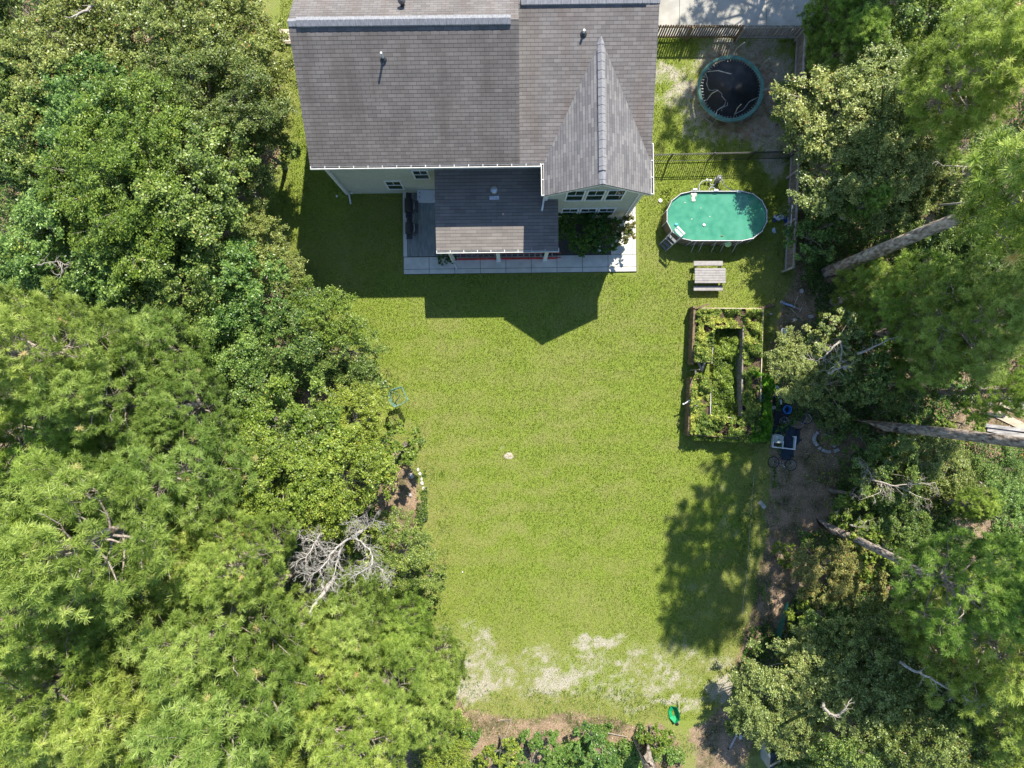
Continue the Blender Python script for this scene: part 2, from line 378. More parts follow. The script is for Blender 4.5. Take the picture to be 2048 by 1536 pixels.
# fallen leaves and straw
LIT = leafmat('fallen_leaf', (.14, .085, .05), (.36, .24, .15), (.62, .48, .33), trans=.15, rough=.8, orand=0)
def litter(n):
    rg = np.random.RandomState(21); x = rg.uniform(400, 2100, n); y = rg.uniform(-30, 1570, n)
    s, l, d = masks(x, y); k = (rg.rand(n) < l * .9 + .012) & ~((x > 690) & (x < 1278) & (y < 548)); x = x[k]; y = y[k]; n = len(x)
    N = rg.normal(size=(n, 3)) * .35; N[:, 2] += 1
    V, F = leafquads(np.stack([(x - 1024) * H / FP, (768 - y) * H / FP, rg.uniform(.01, .04, n)], 1), N, rg.uniform(.04, .12, n), rg, .35)
    pass; tag(link('leaf_litter', npmesh('leaf_litter', V, F, LIT, rg.rand(n))), 'brown fallen leaves and pine straw on the wood floor', 'leaf litter', kind='stuff')
litter(150000)
# ------------------------------------------------------------------ trees
BARK = mat('bark_grey', (.26, .22, .18), (.12, .095, .075), .95, 9, bump=.9, stretch=(1, 1, .35), bdist=.05)
PBARK = mat('bark_pine', (.50, .42, .36), (.17, .125, .10), .95, 11, bump=1.0, stretch=(1, 1, .4), c3=(.38, .33, .29), bdist=.06)
TWIG = mat('twig_grey', (.48, .43, .37), (.24, .2, .16), .9, 12)
TBARK = mat('bark_pine_trunk', (.50, .42, .36), (.15, .11, .09), .95, 8, bump=1.0, stretch=(1.3, 1.3, 9), c3=(.34, .23, .17), c3amt=.35, bdist=.08)
PALE = mat('bleached_wood', (.52, .49, .45), (.28, .25, .22), .9, 8)
OLIVE = leafmat('leaf_olive', (0.063, 0.091, 0.017), (0.196, 0.249, 0.052), (0.462, 0.529, 0.164), (0.420, 0.227, 0.070), .03, rough=.38, spec=.5)
GREEN = leafmat('leaf_green', (0.044, 0.088, 0.020), (0.147, 0.236, 0.049), (0.380, 0.472, 0.119), (0.586, 0.459, 0.140), .03, rough=.38, spec=.5)
BLUEG = leafmat('leaf_blue_green', (0.048, 0.101, 0.024), (0.146, 0.266, 0.055), (0.389, 0.530, 0.139), rough=.36, spec=.5)
YELLG = leafmat('leaf_yellow_green', (0.059, 0.100, 0.013), (0.190, 0.276, 0.038), (0.427, 0.517, 0.097), (0.534, 0.470, 0.086), .04, rough=.4, spec=.45)
PALEO = leafmat('leaf_pale_oak', (0.084, 0.115, 0.026), (0.252, 0.316, 0.086), (0.560, 0.618, 0.224), (0.491, 0.316, 0.106), .04, rough=.36, spec=.5)
REDDY = leafmat('leaf_red_tinged', (0.096, 0.105, 0.033), (0.280, 0.273, 0.082), (0.525, 0.546, 0.182), (0.560, 0.147, 0.073), .22)
SHRUB = leafmat('leaf_shrub', (.02, .055, .010), (.07, .16, .022), (.16, .29, .045))
SHRUBY = leafmat('leaf_shrub_golden', (.06, .07, .015), (.17, .17, .045), (.33, .30, .10), (.32, .14, .05), .08)
NEEDLE = leafmat('pine_needle', (0.113, 0.177, 0.030), (0.306, 0.416, 0.089), (0.610, 0.707, 0.214), (0.750, 0.624, 0.301), .03, trans=.42, rough=.45, spec=.4)
NEEDLB = leafmat('pine_needle_bright', (0.131, 0.193, 0.032), (0.334, 0.457, 0.091), (0.668, 0.750, 0.228), (0.750, 0.597, 0.274), .03, trans=.42, rough=.45, spec=.4)
NEEDLD = leafmat('pine_needle_deep', (0.094, 0.169, 0.028), (0.252, 0.392, 0.068), (0.532, 0.651, 0.160), trans=.42, rough=.45, spec=.4)

def broad_proto(seed, RR, HC, nclump, nleaf, leaf=.115, cr=(.32, .62), asp=.55):
    rg = np.random.RandomState(seed)
    ph = rg.uniform(0, 6.28, 4)
    C = []; 
    while len(C) < nclump:
        a = rg.uniform(0, 6.283); rr = rg.rand() ** .55
        lob = 1 + .16 * math.sin(2 * a + ph[0]) + .14 * math.sin(3 * a + ph[1]) + .10 * math.sin(5 * a + ph[2])
        rad = RR * lob * rr
        top = math.sqrt(max(0, 1 - (rr * .96) ** 2)); z = HC * (top * rg.uniform(.55, 1.05) - .25 * rg.rand()) 
        C.append((rad * math.cos(a), rad * math.sin(a), z))
    C = np.array(C); cs = rg.uniform(cr[0], cr[1], nclump) * (RR / 2.6) ** .35; ct = rg.uniform(-.16, .16, nclump)
    idx = rg.choice(nclump, nleaf, p=cs ** 2 / (cs ** 2).sum())
    # sprays: each clump has twigs, leaves sit along twigs
    ntw = 11; tw = rg.normal(size=(nclump, ntw, 3)); out = C / (np.linalg.norm(C, axis=1, keepdims=True) + .01)
    tw += out[:, None] * 1.1; tw[:, :, 2] = tw[:, :, 2] * .6 + .45; tw /= np.linalg.norm(tw, axis=2, keepdims=True)
    k = rg.randint(0, ntw, nleaf); t = rg.rand(nleaf) ** .6
    D = tw[idx, k]; pos = C[idx] + D * (cs[idx] * 1.45 * t)[:, None] + rg.normal(size=(nleaf, 3)) * (.14 * cs[idx])[:, None] * np.array([1, 1, .6])
    N = rg.normal(size=(nleaf, 3)) * .62 + D * .35; N[:, 2] += 1.15
    V, F = leafquads(pos, N, leaf * rg.uniform(.6, 1.35, nleaf), rg, asp)
    tint = np.clip(rg.beta(2.2, 2.4, nleaf) + ct[idx] + .12 * (t - .5), 0, .94); d = rg.rand(nleaf) < .012; tint[d] = .99
    crown = npmesh('crown', V, F, GREEN, tint)
    # branches: fork tree under the clumps
    mb = MB(); order = np.argsort(-cs)[:max(8, nclump // 3)]; base = Vector((0, 0, -HC * .75))
    rn = random.Random(seed)
    for i in order:
        c = Vector(C[i]); mid = base.lerp(c, .5) + Vector((rn.uniform(-.2, .2), rn.uniform(-.2, .2), -.18 * RR * rn.random()))
        r0 = .045 * RR / 2.4
        mb.tube([base, base.lerp(mid, .5) + Vector((rn.uniform(-.1, .1), rn.uniform(-.1, .1), 0)), mid, mid.lerp(c, .6) + Vector((rn.uniform(-.12, .12), rn.uniform(-.12, .12), 0)), c], [r0, r0 * .85, r0 * .6, r0 * .38, .008], 5, False)
        for q in range(3):
            e = c + Vector(tw[i, q]) * float(cs[i]) * 1.2; mb.tube([mid.lerp(c, .6 + .12 * q), e], [.014, .004], 4, False)
    bm = bpy.data.meshes.new('branches'); bm.from_pydata(mb.v, [], mb.f); bm.materials.append(TWIG)
    for p in bm.polygons: p.use_smooth = True
    return dict(crown=crown, br=bm, R=RR, HC=HC)

def pine_proto(seed, RR, HC, nwh, nneedle=54, sq=1.0, low=1.0):
    rg = np.random.RandomState(seed); T = []; mb = MB(); rn = random.Random(seed)
    ph = rg.uniform(0, 6.28, 3)
    for w_ in range(nwh):
        f = w_ / (nwh - 1); z = HC * f; nb = rn.choice([4, 5, 5, 6])
        L = RR * (1 - .80 * f ** 1.6) * (1.0 if f > .08 else .8) * min(1, low + f * 1.8)
        a0 = rn.uniform(0, 6.28)
        for b in range(nb):
            a = a0 + 6.283 * b / nb + rn.uniform(-.3, .3)
            ll = L * rn.uniform(.72, 1.12) * (1 + .12 * math.sin(2 * a + ph[0]) + .1 * math.sin(3 * a + ph[1]))
            up = .12 + .6 * f; d = Vector((math.cos(a), math.sin(a), 0))
            pts = []
            for q in range(6):
                s = q / 5; pts.append(Vector((0, 0, z)) + d * ll * s + Vector((0, 0, ll * (up * s - .12 * s * (1 - s) * 2 + .18 * s * s))) + Vector((rn.uniform(-.06, .06), rn.uniform(-.06, .06), 0)) * q)
            r0 = .02 + .016 * ll
            mb.tube(pts, [r0, r0 * .8, r0 * .62, r0 * .45, r0 * .3, .006], 5, False)
            nsub = max(3, int(ll * 2.1))
            bt = rn.uniform(-.26, .2)
            for q in range(nsub):
                s = .38 + .62 * (q + rn.random()) / nsub; i0 = min(4, int(s * 5)); p = pts[i0].lerp(pts[i0 + 1], s * 5 - i0)
                sd_ = (-1) ** q; side = Vector((-d.y, d.x, 0)) * sd_
                sl = ll * .30 * (1.2 - s) + rn.uniform(.12, .38)
                e = p + side * sl + d * sl * .6 + Vector((0, 0, rn.uniform(.0, .3)))
                mb.tube([p, p.lerp(e, .5) + Vector((0, 0, -.03)), e], [.014, .01, .005], 4, False)
                ax = (e - p).normalized(); T.append((e, ax, bt))
                for u in range(rn.choice([3, 4, 4])):
                    g = Vector((rn.gauss(0, .20), rn.gauss(0, .20), rn.gauss(.0, .13))); T.append((e + g - ax * rn.uniform(0, .25), (ax * .5 + g * 2).normalized(), bt))
            for u in range(3): g = Vector((rn.gauss(0, .18), rn.gauss(0, .18), rn.gauss(0, .1))); T.append((pts[-1] + g, (d + g * 2).normalized(), bt))
            T.append((pts[-1], d, bt))
    T.append((Vector((0, 0, HC + .4)), Vector((0, 0, 1)), 0))
    C = np.array([t[0] for t in T]); A = np.array([t[1] for t in T]); A[:, 2] += .75; A /= np.linalg.norm(A, axis=1, keepdims=True)
    nt_ = len(C); n = nt_ * nneedle; idx = np.repeat(np.arange(nt_), nneedle)
    dn = rg.normal(size=(n, 3)); dn /= np.linalg.norm(dn, axis=1, keepdims=True); dn = dn + A[idx] * .55; dn /= np.linalg.norm(dn, axis=1, keepdims=True)
    ax = rg.uniform(-.12, .10, n); st = C[idx] + A[idx] * ax[:, None]; ts = rg.uniform(.85, 1.2, nt_)
    ln = rg.uniform(.16, .26, n) * ts[idx] * sq
    sd2 = np.cross(dn, np.array([0, 0, 1.0]) + .45 * rg.normal(size=(n, 3))); sd2 /= np.linalg.norm(sd2, axis=1, keepdims=True)
    w0 = .019
    tip = st + dn * ln[:, None]; tip[:, 2] -= ln * .10
    V = np.stack([st - sd2 * w0 * .5, st + sd2 * w0 * .5, tip + sd2 * w0 * .25, tip - sd2 * w0 * .25], 1).reshape(-1, 3)
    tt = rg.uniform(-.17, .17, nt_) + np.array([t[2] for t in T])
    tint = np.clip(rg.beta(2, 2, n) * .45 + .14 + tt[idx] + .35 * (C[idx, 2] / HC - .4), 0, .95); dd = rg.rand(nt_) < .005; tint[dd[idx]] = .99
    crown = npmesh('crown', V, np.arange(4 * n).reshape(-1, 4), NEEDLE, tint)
    bm = bpy.data.meshes.new('branches'); bm.from_pydata(mb.v, [], mb.f); bm.materials.append(PBARK)
    for p in bm.polygons: p.use_smooth = True
    return dict(crown=crown, br=bm, R=RR, HC=HC)

BP = [broad_proto(1, 2.4, 1.9, 66, 31000, .10), broad_proto(2, 2.4, 1.6, 60, 25000, .10), broad_proto(3, 2.4, 2.2, 70, 30000, .108), broad_proto(4, 2.4, 1.5, 44, 17000, .11, (.28, .5))]
BL = [broad_proto(5, 3.6, 2.4, 140, 66000, .105, (.34, .62)), broad_proto(6, 3.6, 2.6, 150, 58000, .105, (.3, .58), .42), broad_proto(8, 3.6, 2.2, 90, 36000, .12, (.3, .55))]
BS = [broad_proto(11, 1.1, .9, 26, 8500, .095, (.2, .36)), broad_proto(12, 1.1, .8, 20, 6500, .11, (.2, .34))]
PP = [pine_proto(21, 3.3, 6.0, 13), pine_proto(22, 3.3, 5.0, 11), pine_proto(23, 2.6, 5.0, 12), pine_proto(24, 3.3, 7.5, 13, low=.35)]
def trunk_mesh(r0, m, bend=0, seed=0):
    rn = random.Random(seed); mb = MB(); pts = []; rad = []
    for i in range(41):
        t = i / 40; pts.append((bend * math.sin(t * 3.1) + rn.uniform(-.012, .012), bend * .6 * math.sin(t * 5 + 1) - bend * .6 * math.sin(1) + rn.uniform(-.012, .012), t)); rad.append(r0 * (1.3 - 6 * t if t < .04 else 1 - .55 * t) * rn.uniform(.96, 1.04))
    mb.tube(pts, rad, 12)
    me = bpy.data.meshes.new('trunk'); me.from_pydata(mb.v, [], mb.f); me.materials.append(m)
    for p in me.polygons: p.use_smooth = True
    return me
TR_B = [trunk_mesh(.14, BARK, .12, s) for s in (1, 2)]; TR_P = trunk_mesh(.20, TBARK, .16, 3)
rt = random.Random(5)
def broad(px, py, ztop, r, m, label, proto=None, group=None, name='broadleaf_tree', cat='tree'):
    pr = proto or (rt.choice(BL) if r > 2.9 else rt.choice(BP) if r > 1.4 else rt.choice(BS))
    s = r / pr['R']; sz = s * rt.uniform(.85, 1.15); zc = ztop - pr['HC'] * sz
    zc = max(zc, .3); x, y, _ = P(px, py, zc + pr['HC'] * sz * .5)
    t = thing(name, label, cat, (x, y, 0), rt.uniform(0, 6.28), group)
    link('crown', pr['crown'], t, (0, 0, zc), (rt.uniform(-.1, .1), rt.uniform(-.1, .1), 0), (s * rt.uniform(.92, 1.08), s * rt.uniform(.92, 1.08), sz), m)
    link('branches', pr['br'], t, (0, 0, zc), (0, 0, 0), (s, s, sz))
    hb = zc - pr['HC'] * sz * .75
    if hb > .2:
        q = max(.35, s * .8); link('trunk', TR_B[rt.randint(0, 1)], t, (0, 0, 0), (0, 0, rt.uniform(0, 6)), (q, q, hb + .05))
    return t
def pine(px, py, zlow, ztop, r, m, label, proto=None, base=None, tr=1.0, lean=(0, 0), group=None, rots=None):
    pr = proto or rt.choice(PP[:3]); s = r / pr['R']; hc = ztop - zlow; sz = hc / (pr['HC'] + .6)
    if base: x, y, _ = P(base[0], base[1], 0)
    else: x, y, _ = P(px, py, zlow + hc * .45)
    t = thing('pine_tree', label, 'tree', (x, y, 0), 0, group)
    t.rotation_euler = (lean[0], lean[1], rt.uniform(0, 6.28) if not (lean[0] or lean[1]) else 0)
    link('crown', pr['crown'], t, (0, 0, zlow), (0, 0, 0), (s, s, sz), m)
    link('branches', pr['br'], t, (0, 0, zlow), (0, 0, 0), (s, s, sz))
    link('trunk', TR_P, t, (0, 0, 0), (0, 0, 0), (tr, tr, zlow + pr['HC'] * sz * .97))
    return t
# --- left wood, from the top of the photo down
BT = [
 (60, 40, 8, 2.6, OLIVE, 'olive leaved tree in the top left corner of the photo'),
 (190, 20, 8.5, 2.4, OLIVE, 'olive brown tree at the top edge left of the gap with a bare limb'),
 (330, 40, 9, 2.7, OLIVE, 'tall olive tree at the top edge of the left wood'),
 (440, 70, 8.5, 2.5, OLIVE, 'olive tree reaching toward the strip of lawn at the top left of the house'),
 (25, 150, 7.5, 2.2, GREEN, 'bright green tree at the left edge near the top'),
 (120, 130, 8.5, 2.4, OLIVE, 'olive tree with pale twigs right of the bright green top left tree'),
 (370, 180, 9.0, 3.0, OLIVE, 'wide olive crowned oak, the broadest tree beside the main roof'),
 (480, 190, 6.2, 1.8, OLIVE, 'thin olive tree overhanging toward the left rake of the roof'),
 (522, 290, 4.2, 1.25, GREEN, 'small tree touching the left edge of the main roof'),
 (300, 270, 8, 2.3, OLIVE, 'olive tree between the wide oak and the green crowns below it'),
 (60, 250, 8, 2.7, GREEN, 'green tree by the left edge below the bright green one'),
 (180, 230, 9, 2.6, BLUEG, 'blue tinged green tree left of the wide olive oak'),
 (90, 360, 7.5, 2.4, GREEN, 'mid green tree at the left edge above the bare white twigs'),
 (230, 340, 10, 3.2, YELLG, 'bright yellow green tree in the middle of the upper left wood'),
 (330, 400, 9.5, 2.7, GREEN, 'fresh green tree right of the bright yellow green one'),
 (460, 350, 5.5, 2.0, OLIVE, 'sparse shaded tree beside the house corner'),
 (400, 480, 6.5, 2.0, GREEN, 'dark green tree left of the bare brown ground'),
 (120, 480, 9, 2.7, BLUEG, 'grey green tree with bleached twigs at its left'),
 (240, 500, 8.5, 2.6, BLUEG, 'blue green feathery tree in the left wood above the pines'),
 (30, 480, 6.5, 1.8, GREEN, 'dark green tree at the left edge beside the bleached twigs'),
 (365, 580, 7.5, 2.2, GREEN, 'small leaved green tree just above the pale pine'),
 (455, 560, 7.5, 2.3, BLUEG, 'dull green tree between the bare ground and the shaded lawn'),
 (515, 520, 6.5, 1.7, OLIVE, 'speckled small tree beside the shadow of the house'),
 (440, 660, 7, 2.0, BLUEG, 'grey green tree below the dull green one'),
 (70, 590, 7.5, 2.4, YELLG, 'yellow green tree at the left edge above the pines'),
 (160, 620, 7, 2.2, YELLG, 'yellow green tree squeezed between the pines and blue green tree'),
 (580, 680, 6.5, 2.0, GREEN, 'glossy green tree with trailing vine arms near the lawn'),
 (640, 640, 6, 1.7, YELLG, 'light green tree at the tip of the house shadow'),
 (680, 700, 5.5, 1.6, GREEN, 'vine covered tree bulging onto the lawn'),
 (700, 770, 4.5, 1.35, GREEN, 'dark vine covered tree left of the green net'),
 (480, 790, 6.5, 2.3, GREEN, 'deep green tree right of the pale pine'),
 (580, 860, 7.5, 2.4, YELLG, 'yellow tinged tree in the middle of the left edge'),
 (690, 850, 6, 1.6, YELLG, 'small yellow green tree beside the net'),
 (530, 965, 8.5, 2.1, YELLG, 'broad yellow green tree above the bleached dead tree'),
 (665, 965, 8.0, 2.0, YELLG, 'broad lime green tree between net and dead tree'),
 (600, 905, 7.0, 1.7, GREEN, 'fresh green tree wedged between the two broad yellow green ones'),
 (440, 900, 6, 2.0, BLUEG, 'small leaved tree between the pines and yellow green crowns'),
 (790, 900, 4.0, 1.15, YELLG, 'bright bush on the lawn edge directly below the net'),
 (700, 1050, 5.5, 1.3, YELLG, 'pale green bush tangled in the right arm of the dead tree'),
 (805, 1115, 4.5, 1.7, GREEN, 'bright green bush on the lawn edge right of the dead tree'),
 (730, 1150, 4.0, 1.3, GREEN, 'green bush under the lower right arm of the dead tree'),
 (850, 1170, 3.2, .9, GREEN, 'spiky green bush poking onto the lawn'),
 (30, 1420, 6.5, 2.0, BLUEG, 'pale broadleaf tree among pines at the left bottom corner'),
 (60, 1510, 5.5, 1.6, YELLG, 'small yellow green tree in the bottom left corner'),
]
for q in BT: broad(*q)
PT = [
 (300, 700, 7, 13, 2.3, NEEDLE, 'pale green pine standing alone among the broadleaf crowns', PP[2]),
 (215, 790, 7, 13, 2.4, NEEDLE, 'pine just below and left of the lone pale one', PP[0]),
 (365, 820, 7, 12, 2.1, NEEDLE, 'pine with brown twigs right of the middle left trunks', PP[1]),
 (80, 700, 8, 14, 2.6, NEEDLE, 'pine on the left edge, the uppermost there', PP[0]),
 (50, 870, 8, 14, 2.8, NEEDLD, 'darker pine on the left edge beside a grey trunk', PP[1]),
 (180, 930, 6, 11.5, 2.4, NEEDLD, 'shaded pine below the grey leaning trunks', PP[2]),
 (330, 960, 8, 14, 3.0, NEEDLE, 'broad pine at the top of the large pine stand', PP[0]),
 (200, 1080, 9, 16, 3.1, NEEDLE, 'tall pale pine in the left of the stand', PP[1]),
 (390, 1100, 8, 14, 2.7, NEEDLE, 'pine in the middle of the stand', PP[2]),
 (475, 1125, 7, 12.5, 2.1, NEEDLB, 'pine whose right side meets the dead tree', PP[0]),
 (60, 1040, 6, 11, 2.2, NEEDLD, 'dark pine on the left edge above the bright ones', PP[2]),
 (90, 1210, 9, 15, 2.6, NEEDLB, 'yellowish pine with pale cones on the left edge', PP[0]),
 (270, 1230, 8, 15, 2.9, NEEDLE, 'pine with broken pale sticks in its crown', PP[1]),
 (430, 1270, 8, 14, 2.8, NEEDLE, 'pine beside the dark hole in the stand', PP[0]),
 (550, 1275, 6, 11, 2.3, NEEDLB, 'pine below the leaning white trunk', PP[1]),
 (700, 1240, 4, 9, 2.2, NEEDLE, 'pine just under the dead tree right side', PP[2]),
 (800, 1260, 2.5, 7, 1.7, NEEDLD, 'darker small pine at the lawn edge', PP[2]),
 (110, 1370, 8, 14, 2.9, NEEDLB, 'large pine near the left bottom corner', PP[1]),
 (290, 1390, 8, 15, 3.0, NEEDLE, 'large pine in the bottom left quarter', PP[0]),
 (460, 1410, 8, 14, 2.7, NEEDLE, 'pine in the lower middle of the stand', PP[2]),
 (620, 1380, 7, 13, 2.7, NEEDLB, 'pine with a rusty gap at its top', PP[0]),
 (770, 1380, 5, 10, 2.6, NEEDLB, 'pine third from the right bottom edge of the stand', PP[1]),
 (865, 1345, 2.0, 7.5, 1.8, NEEDLE, 'pine reaching farthest right over the sandy lawn', PP[2]),
 (850, 1430, 2, 6, 1.6, NEEDLB, 'small pine at the bottom right corner of the stand', PP[0]),
 (180, 1500, 8, 13.5, 2.7, NEEDLE, 'pine cut by the bottom edge at the left', PP[0]),
 (370, 1520, 7, 13, 2.6, NEEDLD, 'pine cut by the bottom edge below the large ones', PP[1]),
 (540, 1510, 7, 13, 2.6, NEEDLE, 'pine cut by the bottom edge at the middle of the stand', PP[2]),
 (710, 1490, 6.5, 12, 2.4, NEEDLB, 'pine cut by the bottom edge nearest the shrubs', PP[0]),
 # right wood
 (1955, 640, 6.5, 12, 2.9, NEEDLE, 'pine right of the forked pale branch at the right edge', PP[0]),
 (1840, 600, 3.5, 9, 2.5, NEEDLD, 'pine below the leaning trunk by the wooden fence', PP[1]),
 (1745, 585, 2.2, 6.5, 1.6, NEEDLB, 'small bright pine, nearest to the end of the wooden fence', PP[2]),
 (1870, 700, 2.5, 7, 2.0, NEEDLD, 'dark pine over the shaded hollow at the right', PP[2]),
 (1990, 780, 5, 9, 1.5, NEEDLD, 'pine bough over the stacked boards', PP[1]),
 (1880, 240, 4, 9, 2.0, NEEDLE, 'pine behind the pale oak at the upper right', PP[1]),
 (1950, 140, 8, 14, 2.4, NEEDLB, 'yellowish pine at the upper right', PP[2]),
 (1700, 90, 2.6, 7, 1.9, NEEDLD, 'shaded pine leaning over the fence corner', PP[0]),
 (1690, 20, 2.6, 7, 1.8, NEEDLD, 'dark pine at the top edge beside the driveway', PP[2]),
 (1955, 1010, 4, 6.0, .9, NEEDLD, 'little pine by the tan clearing at the right', PP[2]),
 (1740, 400, 4, 6.5, .9, NEEDLD, 'little pine above the leaning trunk', PP[2]),
]
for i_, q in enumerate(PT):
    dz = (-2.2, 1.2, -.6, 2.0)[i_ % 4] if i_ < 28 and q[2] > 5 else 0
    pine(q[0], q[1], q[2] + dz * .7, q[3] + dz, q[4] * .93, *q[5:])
# tall pines whose bare trunks lean outward in the view
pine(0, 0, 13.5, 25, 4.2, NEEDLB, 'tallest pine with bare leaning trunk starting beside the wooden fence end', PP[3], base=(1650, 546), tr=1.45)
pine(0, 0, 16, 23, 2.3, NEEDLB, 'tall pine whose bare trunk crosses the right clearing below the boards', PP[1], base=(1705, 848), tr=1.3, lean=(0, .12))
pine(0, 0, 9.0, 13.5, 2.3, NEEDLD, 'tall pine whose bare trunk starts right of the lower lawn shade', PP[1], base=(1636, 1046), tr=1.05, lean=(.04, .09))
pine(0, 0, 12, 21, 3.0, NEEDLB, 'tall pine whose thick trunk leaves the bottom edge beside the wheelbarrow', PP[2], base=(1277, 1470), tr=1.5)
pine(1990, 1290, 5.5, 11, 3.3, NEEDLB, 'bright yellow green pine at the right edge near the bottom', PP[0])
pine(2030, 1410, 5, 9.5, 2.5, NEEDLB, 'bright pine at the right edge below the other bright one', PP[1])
pine(2025, 1160, 5, 9.5, 2.0, NEEDLD, 'dark pine at the right edge beside the tan clearing', PP[2])
